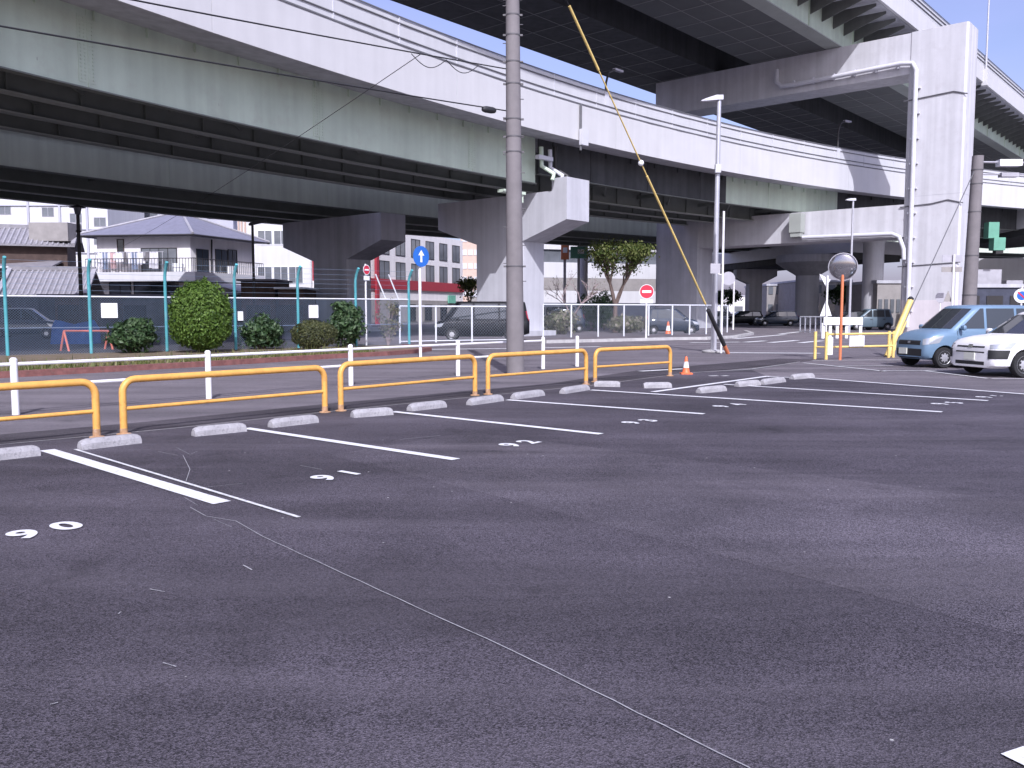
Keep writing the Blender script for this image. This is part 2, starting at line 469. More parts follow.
M['car_navy'] = mat('car_navy', (0.02, 0.03, 0.05), 0.3, 0.2, var=0.02, coat=0.8)
M['car_glass'] = mat('car_glass', (0.035, 0.04, 0.045), 0.03, spec=1.0, var=0.02)
M['blackplastic'] = mat('black_plastic', (0.028, 0.028, 0.03), 0.55)
M['chrome'] = mat('chrome', (0.75, 0.75, 0.77), 0.15, 0.95, var=0.02)
M['lens'] = mat('lamp_lens', (0.46, 0.48, 0.51), 0.08, 0.3, spec=0.9, var=0.05)
M['hubcap'] = mat('hubcap', (0.55, 0.55, 0.565), 0.35, 0.5, var=0.05)
M['plate'] = mat('plate', (0.78, 0.79, 0.68), 0.5, var=0.03)
M['seat_cloth'] = mat('seat_cloth', (0.16, 0.15, 0.16), 0.9)
M['trunk'] = mat('bark', (0.15, 0.11, 0.095), 0.9, var=0.3, scale=8, bump=0.6, bscale=20)
M['twig'] = mat('pale_twig', (0.34, 0.27, 0.27), 0.9, var=0.2)
M['leaf_hedge'] = leafmat('hedge_leaf', [(0.035, 0.070, 0.012), (0.075, 0.14, 0.02), (0.12, 0.20, 0.035), (0.16, 0.25, 0.05)])
M['leaf_dark'] = leafmat('camellia_leaf', [(0.015, 0.035, 0.014), (0.03, 0.065, 0.022), (0.055, 0.10, 0.035), (0.12, 0.17, 0.09)], 0.15)
M['leaf_olive'] = leafmat('azalea_leaf', [(0.035, 0.045, 0.018), (0.07, 0.08, 0.03), (0.11, 0.115, 0.045)], 0.15)
M['leaf_tree'] = leafmat('camphor_leaf', [(0.03, 0.05, 0.012), (0.07, 0.10, 0.022), (0.12, 0.15, 0.035), (0.17, 0.18, 0.06)])
M['leaf_dry'] = leafmat('dry_leaf', [(0.10, 0.12, 0.06), (0.20, 0.20, 0.12), (0.34, 0.30, 0.26)], 0.2)
M['grass'] = leafmat('grass_blade', [(0.07, 0.10, 0.025), (0.15, 0.17, 0.05), (0.26, 0.23, 0.10)], 0.3)
M['cloth_white'] = mat('washing', (0.70, 0.69, 0.72), 0.9, var=0.08)
M['cloth_blue'] = mat('washing_blue', (0.22, 0.26, 0.36), 0.9)
M['cloth_pink'] = mat('washing_pink', (0.55, 0.38, 0.38), 0.9)

# ------------------------------------------------------------------ ground
def sheet(name, pts, z, m, kind='structure'):
    o = MB().poly([(p[0], p[1]) for p in pts], z).build(name, m)
    return struct(o, kind)

sheet('ground', [(-1500, -200), (1500, -200), (1500, 2500), (-1500, 2500)], -0.024, M['far'])
# carriageway between the lot and the planting strip, then on under the viaduct
def uv(o, a, b): return Vector(o) + U * a + V * b
seam0 = G(-260, 468)  # left end of joint line
SEAM = [G(0, 445), G(180, 428), G(360, 408.5), G(520, 392.5), G(590, 385.8), G(690, 372.8), G(800, 362)]
SL = SEAM[0] - U * 25
seam_dir = (SEAM[-1] - SEAM[0]).normalized()
KERB = [G(0, 377), G(200, 366), G(425, 352)]
kd = (KERB[1] - KERB[0]).normalized()
kl = KERB[0] - kd * 30
sheet('road', [SL - V * 0, SL + V * 30, G(425, 352) + U * 60 + V * 25, G(800, 362) + U * 60 + V * 30, (95, 30), (60, 6), G(800, 362)] , -0.018, M['road'])
# sidewalk strip between lot joint and white guard rail
GR = [G(16, 414), G(209, 398), G(351, 385), G(458, 375.5), G(543, 368.5), G(577, 366)]
gd = (GR[5] - GR[0]).normalized()
sheet('sidewalk', [SEAM[0] - U * 25, GR[0] - gd * 25] + GR + [GR[5] + gd * 2.5, SEAM[5] + V * 0.6, SEAM[4], SEAM[3], SEAM[2], SEAM[1], SEAM[0]], -0.012, M['walk'])
sheet('asphalt_strip', [SEAM[0] - U * 25, SEAM[0] - U * 25 + V * 1.0] + [p + V * 1.0 for p in SEAM[:5]] + [SEAM[5] + V * 1.5, SEAM[6] + V * 1.3 + U * 1.5, SEAM[6] + U * 1.8] + SEAM[::-1], -0.006, M['strip'])
# the new asphalt of the parking lot
LOT_R = [G(1024, 394.3), G(814, 378.3), G(768, 376.6), G(752, 371)]
lot_pts = [SEAM[0] - U * 25 - V * 0, SEAM[0] - U * 25 - V * 30, Vector((30, -20, 0)), Vector((40, 2, 0)), G(1024, 394.3) + (G(1024, 394.3) - G(814, 378.3)).normalized() * 12,
           G(1024, 394.3), G(814, 378.3), G(768, 376.4), G(752, 370), SEAM[5], SEAM[4], SEAM[3], SEAM[2], SEAM[1], SEAM[0]]
sheet('parking_lot', lot_pts, 0.0, M['lot'])
# apron of older asphalt where the cars stand
sheet('apron', [G(752, 370), G(768, 376.4), G(814, 378.3), G(1024, 394.3), G(1024, 394.3) + Vector((9, -9, 0)), (45, 6, 0), (50, 28, 0), G(800, 362) + U * 6, SEAM[6]], -0.003, M['walk'])
# paving passes with slightly different tone
pa, pb = G(632, 532), G(1024, 636)
pd = (pb - pa).normalized()
pn = Vector((-pd.y, pd.x, 0))
sheet('paving_pass', [G(330, 455) , pa - pd * 1.4, pb + pd * 8, pb + pd * 8 + pn * 3.6, pa + pn * 3.2 + pd * 2, G(470, 432)], 0.0012, M['lot_b'])

def joint_line(name, pts, w, z, m):
    mb = MB()
    for a, b in zip(pts[:-1], pts[1:]):
        d = (b - a).normalized(); n = Vector((-d.y, d.x, 0)) * w / 2
        mb.poly([a - n, b - n, b + n, a + n], z)
    return struct(mb.build(name, m))

def wobble(a, b, n, amp):
    d = (b - a); q = Vector((-d.y, d.x, 0)).normalized()
    return [a + d * (k / n) + q * random.uniform(-amp, amp) * (0 < k < n) for k in range(n + 1)]

joint_line('joint_line', [SEAM[0] - U * 25] + SEAM[:6], 0.022, 0.006, M['kerb'])
joint_line('joint_line', [SEAM[5], G(752, 369), SEAM[6]], 0.03, 0.006, M['paint_old'])
joint_line('chalk_line', [G(183, 456), G(190, 470), G(186, 482)], 0.006, 0.008, M['chalk'])
joint_line('chalk_line', [G(190, 508), G(206, 517), G(236, 522), G(262, 537)] + wobble(G(262, 537), G(512, 652), 14, 0.004)[1:] + wobble(G(512, 652), G(750, 770), 10, 0.003)[1:], 0.006, 0.008, M['chalk'])
for a_, b_, w_ in (((176, 448), (190, 455), .006), ((190, 455), (197, 452), .005), ((158, 452), (178, 456), .008), ((205, 488), (243, 484), .008), ((150, 590), (165, 593), .012), ((243, 566), (252, 571), .014),
                  ((163, 664), (176, 668), .010), ((50, 706), (58, 704), .010), ((300, 466), (322, 470), .010), ((118, 615), (121, 613), .010), ((400, 440), (440, 436), .012), ((198, 506), (184, 498), .005), ((214, 520), (232, 528), .004)):
    joint_line('scuff_mark', wobble(G(*a_), G(*b_), 5, .0022), w_ * .6, 0.007, M['chalk'])
# stall lines
def stripe(a, b, w, m=None, z=0.008, name='stall_line'):
    a, b = Vector(a), Vector(b)
    d = (b - a).normalized(); n = Vector((-d.y, d.x, 0)) * w / 2
    L = (b - a).length
    mb = MB()
    k = max(2, int(L / 0.25))
    lo, hi = [], []
    for i in range(k + 1):
        p = a + d * L * i / k
        lo.append(p - n * (1 + random.uniform(-.04, .02))); hi.append(p + n * (1 + random.uniform(-.04, .02)))
    mb.add([(p.x, p.y, z) for p in lo + hi], [(i, i + 1, k + 2 + i, k + 1 + i) for i in range(k)])
    return struct(mb.build(name, m or M['paint']))

stripe(G(47, 450.5), G(222, 503.5), 0.155)
stripe(G(75, 449.8), G(299, 518), 0.035, M['paint_old'])
stripe(G(246, 428.6), G(456, 460), 0.125)
stripe(G(393, 412), G(601, 434.5), 0.125)
stripe(G(507, 400.2), G(704, 414.3), 0.125)
stripe(G(591, 390.3), G(942, 412.3), 0.13)
stripe(G(653, 392.2), G(768, 376.4), 0.13)
stripe(G(724, 384.6), G(988, 401), 0.125)
stripe(G(768, 377), G(814, 378.4), 0.12)
stripe(G(814, 378.4), G(1024, 394.3) + (G(1024, 394.3) - G(814, 378.4)).normalized() * 3, 0.125)
# apron markings near the cars
stripe(G(803, 363), G(886, 371.5), 0.11, M['paint_old'])
stripe(G(838, 366.2), G(893, 366), 0.10, M['paint_old'])
stripe(G(812, 360.6), G(900, 360.2), 0.09, M['paint_old'])
stripe(G(878, 371), G(948, 370.6), 0.10, M['paint_old'])
stripe(G(925, 371), G(990, 379), 0.11, M['paint_old'])
stripe(G(985, 378.8), G(1040, 379.2), 0.10, M['paint_old'])
# marks beyond the joint
stripe(G(709, 376.2), G(718, 376), 0.14, M['paint_old'])
stripe(G(722, 376.2), G(728, 376), 0.14, M['paint_old'])
stripe(G(640, 371.5), G(684, 369), 0.22, M['paint_old'])
stripe(G(1012, 752), G(1060, 775), 0.12, M['paint'])
# road markings under the viaduct
for a, b in (((690, 342.5), (740, 341.8)), ((745, 342.0), (765, 340.6)), ((770, 342.4), (797, 340.2)), ((735, 338.6), (785, 334.4)), ((800, 342.6), (822, 340.5)), ((780, 333.8), (800, 331.6)),
             ((545, 347.5), (600, 346.4)), ((545, 341.8), (580, 340.6)), ((430, 349.2), (512, 348.2)), ((726, 352.4), (820, 353))):
    stripe(G(*a), G(*b), 0.38, M['paint'], -0.008, 'road_marking')

# stall numbers
def number(txt, digits, ang, size, m=None):
    dg = bpy.context.evaluated_depsgraph_get()
    verts, faces = [], []
    c0 = (digits[0] + digits[1]) / 2
    for ch, p in zip(txt, digits):
        cu = bpy.data.curves.new('stall_number', 'FONT')
        cu.body = ch; cu.size = size; cu.align_x = 'CENTER'; cu.align_y = 'CENTER'
        cu.offset = size * 0.035
        o = bpy.data.objects.new('stall_number_tmp', cu); COL.objects.link(o)
        dg.update()
        me = bpy.data.meshes.new_from_object(o.evaluated_get(dg))
        Mx = Matrix.Translation(p - c0) @ Matrix.Rotation(ang, 4, 'Z')
        o_ = len(verts)
        verts += [tuple(Mx @ v.co) for v in me.vertices]
        faces += [tuple(i + o_ for i in q.vertices) for q in me.polygons]
        bpy.data.objects.remove(o)
    me = bpy.data.meshes.new('stall_number'); me.from_pydata(verts, [], faces)
    q = bpy.data.objects.new('stall_number', me); COL.objects.link(q)
    me.materials.append(m or M['paint'])
    q.location = (c0.x, c0.y, 0.009)
    return struct(q)

for t, a, b in (('90', (25, 535.5), (67, 527)), ('91', (325, 478.6), (350, 473.6)), ('92', (511, 445.6), (529, 442.6)), ('93', (632, 423.2), (649, 421.0)), ('94', (722, 406.8), (738, 404.8)), ('95', (941, 404.4), (955, 403.2)), ('96', (985, 397.5), (999, 396.3))):
    number(t, (G(*a), G(*b)), ROW + R(3), 0.36)

# ------------------------------------------------------------------ wheel stops
def stop_mesh():
    mb = MB()
    L, w, h = 0.60, 0.125, 0.112
    rg = []
    for x, k in ((-L / 2, 0.72), (-L / 2 + 0.03, 0.9), (-L / 2 + 0.07, 1), (L / 2 - 0.07, 1), (L / 2 - 0.03, 0.9), (L / 2, 0.72)):
        z = h * (0.80 + 0.2 * k) if k < 1 else h
        z = h * k if k < 1 else h
        rg.append([(x, -w / 2, 0), (x, -w / 2 + 0.006, z * 0.55), (x, -w / 2 + 0.035, z), (x, w / 2 - 0.035, z), (x, w / 2 - 0.006, z * 0.55), (x, w / 2, 0)])
    mb.rings(rg)
    return mb

stop_spots = [
    ((-14, 462), (41, 455.8), 'grey concrete wheel stop in stall 90, beside the widest white line', 0),
    ((82, 450.3), (142, 443.2), 'concrete wheel stop right of the widest white line, under the gap between two yellow barriers', 0),
    ((195.5, 436.7), (247, 431.5), 'concrete wheel stop at the head of the white line that ends near number 91', 0),
    ((273, 428), (319, 422.6), 'concrete wheel stop just right of the second white line, below a yellow barrier post', 0),
    ((354, 418), (393.5, 414.9), 'concrete wheel stop touching the head of the line that ends near number 92', 0),
    ((412, 411.4), (447, 407.3), 'concrete wheel stop in the left half of stall 93', 0),
    ((472, 405.5), (504, 401), 'concrete wheel stop at the head of the line that ends near number 93', 0),
    ((516, 399.6), (545, 395.6), 'concrete wheel stop under the fourth yellow barrier, left half of stall 94', 0),
    ((565, 394), (590, 390), 'concrete wheel stop at the head of the longest white line', 0),
    ((594, 386.6), (620, 387.0), 'crosswise concrete wheel stop below the left post of the smallest yellow barrier', 0),
    ((644, 388.3), (672, 388.0), 'crosswise concrete wheel stop at the foot of the smallest yellow barrier, nearest the slanting line', 0),
    ((701, 393.5), (727, 391), 'concrete wheel stop below the slanting white line, nearest number 94', 0),
    ((739, 387), (761, 385.3), 'stained concrete wheel stop between the slanting line and the long white line', 0),
    ((764.5, 384.8), (786, 382), 'clean concrete wheel stop at the head of the line that ends near number 95', 0),
    ((794, 379.5), (815, 377.8), 'concrete wheel stop farthest along the row, on the edge line of the lot', 0),
]
proto = None
for a, b, lab, _ in stop_spots:
    A, B = G(*a), G(*b)
    d = (B - A); ang = math.atan2(d.y, d.x)
    n = Vector((-d.y, d.x, 0)).normalized()
    c = (A + B) / 2 + n * 0.06
    L = min(max(d.length / 0.60, 0.8), 1.6)
    if proto is None:
        proto = stop_mesh().build('wheel_stop', M['stop'], None, 22)
        o = proto
    else:
        o = proto.copy(); COL.objects.link(o)
    o.location = (c.x, c.y, 0.0); o.rotation_euler = (0, 0, ang); o.scale = (L, 1, 1)
    tag(o, lab, 'wheel stop', 'wheel stops at the heads of the stalls')

# ------------------------------------------------------------------ yellow barriers
def round_frame(L, H, r, n=6):
    pts = [(0, 0, 0), (0, 0, H - r)]
    for i in range(1, n + 1):
        a = math.pi / 2 * i / n
        pts.append((r - r * math.cos(a), 0, H - r + r * math.sin(a)))
    for i in range(0, n + 1):
        a = math.pi / 2 * i / n
        pts.append((L - r + r * math.sin(a), 0, H - r + r * math.cos(a)))
    pts += [(L, 0, H - r - 0.001), (L, 0, 0)]
    return pts

def barrier(A, B, H, lab, rr=0.043):
    A, B = Vector(A), Vector(B)
    d = B - A; L = d.length
    t = thing('yellow_barrier', lab, 'barrier', tuple(A), math.atan2(d.y, d.x), 'yellow pipe barriers along the edge of the lot')
    MB().tube(round_frame(L, H, 0.16), rr, 12).build('frame', M['yellow'], t, 60, world=False)
    MB().tube([(0.02, 0, H * 0.47), (L - 0.02, 0, H * 0.47)], rr * 0.58, 8).build('lower_rail', M['yellow'], t, 60, world=False)
    for x in (0, L):
        MB().lathe([(rr + 0.002, 0.01), (rr + 0.003, 0.05), (rr + 0.0012, 0.075 + random.uniform(0, .03))], (x, 0, 0.002), 12, cap=False).build('rusty_foot', M['rust'], t, 60, world=False)
        MB().lathe([(0.085, 0.0), (0.085, 0.010), (0.07, 0.014), (rr + 0.005, 0.018)], (x, 0, 0.002), 14).build('base_plate', M['rust'], t, 40, world=False)
    return t

b1 = G(97, 437.5)
bd = (G(325, 412.5) - G(124, 434)).normalized()
barrier(b1 - bd * 3.05, b1, 0.67, 'yellow pipe barrier cut off by the picture edge, behind stall 90')
barrier(G(124, 434.5), G(325, 412.5), 0.67, 'yellow pipe barrier behind stall 91, widest in view')
barrier(G(341, 411), G(475, 395.5), 0.70, 'yellow pipe barrier left of the concrete utility pole, with the blue sign behind')
barrier(G(488, 394.5), G(586, 384.5), 0.70, 'yellow pipe barrier in front of the concrete utility pole')
barrier(G(595, 382), G(670, 376), 0.68, 'smallest yellow pipe barrier, next to the traffic cone')

# traffic cones
def cone(pos, lab, h=0.47, mt=None):
    t = thing('traffic_cone', lab, 'traffic cone', tuple(pos))
    s = h / 0.47
    MB().box((0, 0, 0.017 * s), (0.30 * s, 0.30 * s, 0.034 * s)).build('base', M['orange'], t, None, world=False)
    MB().lathe([(0.115 * s, 0.035 * s), (0.095 * s, 0.06 * s), (0.078 * s, 0.17 * s), (0.05 * s, 0.33 * s), (0.028 * s, 0.455 * s), (0.02 * s, 0.47 * s)], n=18).build('body', M['orange'], t, 40, world=False)
    MB().lathe([(0.081 * s, 0.17 * s), (0.053 * s, 0.33 * s)], n=18).build('white_sleeve', M['sign_white'], t, 40, world=False)

cone(G(686, 374), 'small orange traffic cone with white sleeve beside the smallest yellow barrier', 0.42)
cone(G(668, 335.5) , 'faded orange traffic cone standing by the mesh fence under the viaduct', 0.85)

# ------------------------------------------------------------------ white guard rail
t = thing('guard_rail', 'low white two-rail guard rail along the road behind the yellow barriers', 'guard rail', tuple(GR[0]))
posts = [GR[0] - gd * 3.0] + GR
for p in posts:
    MB().tube([p + Vector((0, 0, -0.01)), p + Vector((0, 0, 0.80))], 0.052, 10).lathe([(0.052, 0.80), (0.03, 0.825)], p, 10).build('post', M['white_paint'], t, 40)
for h in (0.73, 0.40):
    for a, b in zip(posts[:-2], posts[1:-1]):
        MB().tube([a + Vector((0, 0, h)), b + Vector((0, 0, h))], 0.026, 8).build('rail', M['white_paint'], t, 40)

# ------------------------------------------------------------------ planting strip
FO = G(8, 358)
FD = Vector((0.80, 0.60, 0))
FN = Vector((-0.60, 0.80, 0))
f_post = [FO + FD * 2.46 * k for k in range(-2, 7)]
KL = [KERB[0] - kd * 12, KERB[0], KERB[1], (KERB[1] + KERB[2]) / 2, G(385, 355), G(415, 352.5), G(428, 350.5), G(420, 348.5), G(405, 347.2)]
bed = KL + [f_post[-1] + FN * 0.5, FO + FN * 0.5, FO - FD * 14 + FN * 0.5]
sheet('planting_bed', bed, 0.075, M['soil'])
mb = MB()
for a, b in zip(KL[:-1], KL[1:]):
    mb.bar(a + Vector((0, 0, 0.05)), b + Vector((0, 0, 0.05)), 0.30, 0.14)
tag(mb.build('brick_kerb', M['brick'], None, None, loc=KL[1]), 'low dark red kerb edging the planted strip beside the road', 'kerb')
mb = MB()
for k in range(4200):
    s = random.random()
    a = KL[0].lerp(KL[2], s) if random.random() < 0.62 else KL[2].lerp(KL[4], s)
    p = a + V * (0.2 + abs(random.gauss(0, 1.1)))
    if (p - FO).dot(FN) > 0.4: continue
    h = random.uniform(0.08, 0.30) * (1.2 if random.random() < 0.2 else 0.8)
    w = random.uniform(0.012, 0.03); an = random.uniform(0, 6.28)
    dx = Vector((math.cos(an), math.sin(an), 0)) * w
    tp = p + Vector((random.uniform(-.1, .1), random.uniform(-.1, .1), 0.07 + h))
    q = p + Vector((0, 0, 0.07))
    mb.add([q - dx, q + dx, tp], [(0, 1, 2)])
struct(mb.build('grass', M['grass']), 'stuff')


def leaves(mb, c, rad, n, size, shape='ball', flat=0.0, inner=0.35, rng=random, bumps=0.0, seed=0):
    """n small leaf faces spread through an ellipsoid shell of radii rad about c"""
    c = Vector(c)
    ph = [rng.uniform(0, 6.28) for _ in range(6)]
    for _ in range(n):
        while True:
            d = Vector((rng.gauss(0, 1), rng.gauss(0, 1), rng.gauss(0, 1)))
            if d.length > 1e-3: break
        d.normalize()
        r = 1 - inner * abs(rng.gauss(0, 0.55))
        if r < 0.15: continue
        k = 1 + bumps * (math.sin(5 * d.x + ph[0]) * math.sin(4 * d.y + ph[1]) + 0.6 * math.sin(7 * d.z + ph[2]) + 0.5 * math.sin(11 * d.x + 9 * d.z + ph[3]))
        p = Vector((d.x * rad[0], d.y * rad[1], d.z * rad[2])) * r * k
        if shape == 'egg':
            p.z += 0.0
            tz = d.z
            wz = 1.0 + 0.10 * (-tz)
            p.x *= wz; p.y *= wz
        nrm = (d + Vector((rng.gauss(0, 0.55), rng.gauss(0, 0.55), rng.gauss(0, 0.55)))).normalized()
        t1 = nrm.orthogonal().normalized()
        t1 = Matrix.Rotation(rng.uniform(0, 6.28), 3, nrm) @ t1
        t2 = nrm.cross(t1)
        s = size * rng.uniform(0.6, 1.35)
        q = c + p
        mb.add([q - t1 * s, q + t2 * s * 0.5 + nrm * s * 0.12, q + t1 * s, q - t2 * s * 0.5 + nrm * s * 0.12], [(0, 1, 2, 3)])


def shrub(name, lab, px, base_y, rad, n, size, m, lift=0.0, inner=0.35, bumps=0.06, stems=5, shape='ball', extra=None, D=None):
    g = G(px, base_y)
    t = thing(name, lab, 'bush', (g.x, g.y, 0.07))
    mb = MB()
    leaves(mb, (g.x, g.y, 0.07 + lift + rad[2]), rad, n, size, shape, inner=inner, bumps=bumps)
    for (dx, dz, r_, n_) in (extra or []):
        leaves(mb, (g.x + dx, g.y, 0.07 + lift + dz), r_, n_, size, 'ball', inner=inner, bumps=bumps)
    mb.build('foliage', m, t)
    mb = MB()
    for k in range(stems):
        a = 6.28 * k / stems
        e = Vector((g.x + math.cos(a) * rad[0] * 0.6, g.y + math.sin(a) * rad[1] * 0.6, 0.07 + lift + rad[2] * 1.1))
        mb.tube([(g.x + math.cos(a) * .06, g.y + math.sin(a) * .06, 0.0), (Vector((g.x, g.y, 0.3)) + e) / 2 + Vector((0, 0, -.15)), e], 0.03, 5, 0.008)
    mb.build('stem', M['trunk'], t)
    return t

shrub('clipped_hedge', 'tall egg-shaped clipped bright green bush in front of the chain-link fence', 202, 354.5, (1.04, 0.95, 1.27), 15000, 0.055, M['leaf_hedge'], 0, 0.30, 0.05, 6, 'egg')
_hb = bpy.data.objects['clipped_hedge']
_hg = Vector(_hb.location)
mb = MB()
for k in range(70):
    an = random.uniform(0, 6.28); zz_ = random.uniform(0.1, 1.0)
    rr_ = math.sqrt(max(0, 1 - (2 * zz_ - 1) ** 2))
    c_ = _hg + Vector((math.cos(an) * 1.03 * rr_, math.sin(an) * 0.95 * rr_, 1.27 * 2 * zz_))
    leaves(mb, c_, (0.09, 0.09, 0.13), 16, 0.05, inner=1.0)
mb.build('sprig', M['leaf_hedge'], _hb)
shrub('camellia_bush', 'dark green camellia bush left of the tall clipped bush', 134, 355, (0.80, 0.70, 0.52), 2600, 0.085, M['leaf_dark'], 0.03, 0.85, 0.22, 6, extra=[(-0.35, 0.55, (0.45, 0.4, 0.38), 500), (0.38, 0.75, (0.4, 0.4, 0.35), 500), (0.05, 0.95, (0.35, 0.3, 0.25), 350)])
shrub('camellia_bush', 'dark green camellia bush between the tall clipped bush and the olive dome', 262, 351, (0.85, 0.7, 0.52), 2600, 0.085, M['leaf_dark'], 0.03, 0.85, 0.22, 6, extra=[(-0.4, 0.6, (0.4, 0.4, 0.5), 500), (0.35, 0.7, (0.45, 0.4, 0.4), 500), (0.0, 1.0, (0.3, 0.3, 0.3), 300)])
shrub('azalea_bush', 'low rounded olive-brown clipped bush by the fence', 314, 351.5, (0.88, 0.8, 0.56), 6500, 0.04, M['leaf_olive'], 0, 0.32, 0.06, 5)
shrub('camellia_bush', 'tallest dark green camellia bush, right of the olive dome', 346, 349, (0.72, 0.65, 0.80), 2800, 0.085, M['leaf_dark'], 0.05, 0.85, 0.22, 6, extra=[(-0.35, 0.75, (0.4, 0.4, 0.45), 450), (0.25, 1.3, (0.45, 0.4, 0.4), 500), (-0.15, 1.55, (0.3, 0.3, 0.3), 260)])

# scraggly half-bare shrub
g = G(388, 347)
t = thing('bare_shrub', 'half-bare pale shrub with twiggy stems beside the fence corner', 'shrub', (g.x, g.y, 0.05))
mbs = MB(); mbl = MB()
for k in range(16):
    a = random.uniform(0, 6.28); r_ = random.uniform(0.1, 0.55); h = random.uniform(0.8, 1.9)
    e = Vector((g.x + math.cos(a) * r_, g.y + math.sin(a) * r_, h))
    m_ = Vector((g.x + math.cos(a) * r_ * .35, g.y + math.sin(a) * r_ * .35, h * .55))
    mbs.tube([(g.x, g.y, 0.0), m_, e], 0.022, 5, 0.006)
    for j in range(4):
        q = m_.lerp(e, random.random()); q2 = q + Vector((random.uniform(-.25, .25), random.uniform(-.25, .25), random.uniform(0, .25)))
        mbs.tube([q, q2], 0.008, 4, 0.004)
    leaves(mbl, e, (0.22, 0.22, 0.25), 38, 0.055, inner=0.9)
    leaves(mbl, m_, (0.25, 0.25, 0.3), 26, 0.055, inner=0.9)
mbs.build('stem', M['twig'], t); mbl.build('foliage', M['leaf_dry'], t)

# ------------------------------------------------------------------ chain-link fence
t = thing('chain_link_fence', 'teal-posted chain-link fence topped with barbed wire behind the bushes', 'fence', tuple(FO))
FH = 1.98
for k, p in enumerate(f_post):
    lean = FN * -0.22
    top = p + Vector((0, 0, 2.75))
    MB().tube([p, p + Vector((0, 0, 2.72)), p + Vector((0, 0, 2.95)) - FN * 0.10, p + Vector((0, 0, 3.20)) - FN * 0.30], 0.055, 10).build('post', M['teal'], t, 50)
for k, (a, b) in enumerate(zip(f_post[:-1], f_post[1:])):
    mb = MB()
    L = (b - a).length
    s = 0.085
    n = int((L + FH) / s)
    for j in range(1, n):
        c0 = j * s
        for sg in (0, 1):
            x0, z0 = (c0, 0) if c0 <= L else (L, c0 - L)
            x1, z1 = (0, c0) if c0 <= FH else (c0 - FH, FH)
            if sg: x0, x1 = L - x0, L - x1
            p0 = a + FD * x0 + Vector((0, 0, 0.06 + z0 * 0.975)); p1 = a + FD * x1 + Vector((0, 0, 0.06 + z1 * 0.975))
            d = (p1 - p0)
            if d.length < 0.05: continue
            up = FN.cross(d).normalized() * 0.0024
            of = FN * (0.003 if sg else -0.003)
            mb.add([p0 - up + of, p1 - up + of, p1 + up + of, p0 + up + of], [(0, 1, 2, 3)])
    mb.build('wire_mesh', M['mesh_wire'], t)
    MB().tube([a + Vector((0, 0, FH)), b + Vector((0, 0, FH))], 0.028, 8).build('top_rail', M['fence_white'], t, 50)
    MB().tube([a + Vector((0, 0, 0.95)), b + Vector((0, 0, 0.95))], 0.012, 6).build('mid_rail', M['mesh_wire'], t, 50)
    mb = MB()
    for z, o in ((2.18, 0), (2.38, 0), (2.56, 0), (2.74, 0.02), (2.93, 0.09), (3.12, 0.24)):
        mb.tube([a + Vector((0, 0, z)) - FN * o, b + Vector((0, 0, z)) - FN * o], 0.004, 4)
    mb.build('barbed_wire', M['mesh_wire'], t)
# braces at the corner
c = f_post[-1]
for dx in (0.5, 1.1):
    MB().tube([c - FD * dx + Vector((0, 0, 2.0)), c - FD * (dx + 0.45) + Vector((0, 0, 3.0))], 0.03, 8).build('brace', M['fence_white'], t, 50)

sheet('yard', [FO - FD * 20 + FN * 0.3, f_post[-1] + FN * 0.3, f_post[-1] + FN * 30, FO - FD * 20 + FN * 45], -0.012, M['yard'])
# notices hung on the fence
def board(name, lab, px, py, w, h, m, depth_on_fence=True, D=None):
    d = ray(px, py); s = (FO - Vector((0, 0, CAM_H))).dot(FN) / d.dot(FN)
    p = Vector((0, 0, CAM_H)) + d * s - FN * 0.05
    o = MB().box(p, (w, 0.012, h), FD, FN, ZUP).build(name, m, None, None, loc=p)
    return tag(o, lab, 'notice board', 'notices on the chain-link fence')
board('notice_board', 'white square notice on the fence left of the dark camellia bush', 109, 310.5, 0.52, 0.50, M['sign_white'])
board('notice_board', 'small white notice on the fence right of the tall clipped bush', 240, 316, 0.20, 0.34, M['sign_white'])
board('notice_board', 'pale notice on the fence above the olive dome bush', 313, 311.5, 0.40, 0.50, M['cloth_white'])

# A-frame barricades behind the fence
def trestle(a, b, h, lab):
    A, B = Vector(a), Vector(b)
    t = thing('barricade', lab, 'barricade', tuple(A))
    n = Vector((-(B - A).y, (B - A).x, 0)).normalized()
    for p in (A, B):
        for s in (-1, 1):
            MB().tube([p + n * 0.35 * s, p + Vector((0, 0, h))], 0.04, 7).build('leg', M['pinkred'], t, 50)
    MB().tube([A + Vector((0, 0, h)), B + Vector((0, 0, h))], 0.04, 7).build('bar', M['pinkred'], t, 50)
trestle(P(65, 356, 33) * 1, P(109, 355, 34.5), 0.95, 'faded red pipe barricade frame behind the chain-link fence')
# flatten z
for o in [o for o in bpy.data.objects if o.name.startswith('barricade')]:
    pass
# ------------------------------------------------------------------ viaduct path
c47, s47 = math.cos(R(47)), math.sin(R(47))
def path_pt(a):
    aa = min(max(a, 2.0), 112.0)
    b = -0.00373 * aa * aa + 0.32364 * aa + 25.62
    sl = -0.00746 * aa + 0.32364
    b += sl * (a - aa)
    return Vector((a * c47 - b * s47, a * s47 + b * c47, 0)), Vector((c47 - sl * s47, s47 + sl * c47, 0)).normalized()

def sweep(mb, a0, a1, prof, step=3.0, close=True):
    """prof: (perp, z) loop swept along the viaduct's near edge"""
    n = max(2, int(abs(a1 - a0) / step))
    rg = []
    for k in range(n + 1):
        p, d = path_pt(a0 + (a1 - a0) * k / n)
        nn = Vector((-d.y, d.x, 0))
        rg.append([p + nn * q + Vector((0, 0, z)) for q, z in prof])
    mb.rings(rg, close)
    return mb

def a_of(X):    # path parameter for a world point (nearest)
    best = min(((path_pt(a)[0] - Vector((X[0], X[1], 0))).length, a) for a in np.arange(-30, 130, 0.25))
    return best[1]

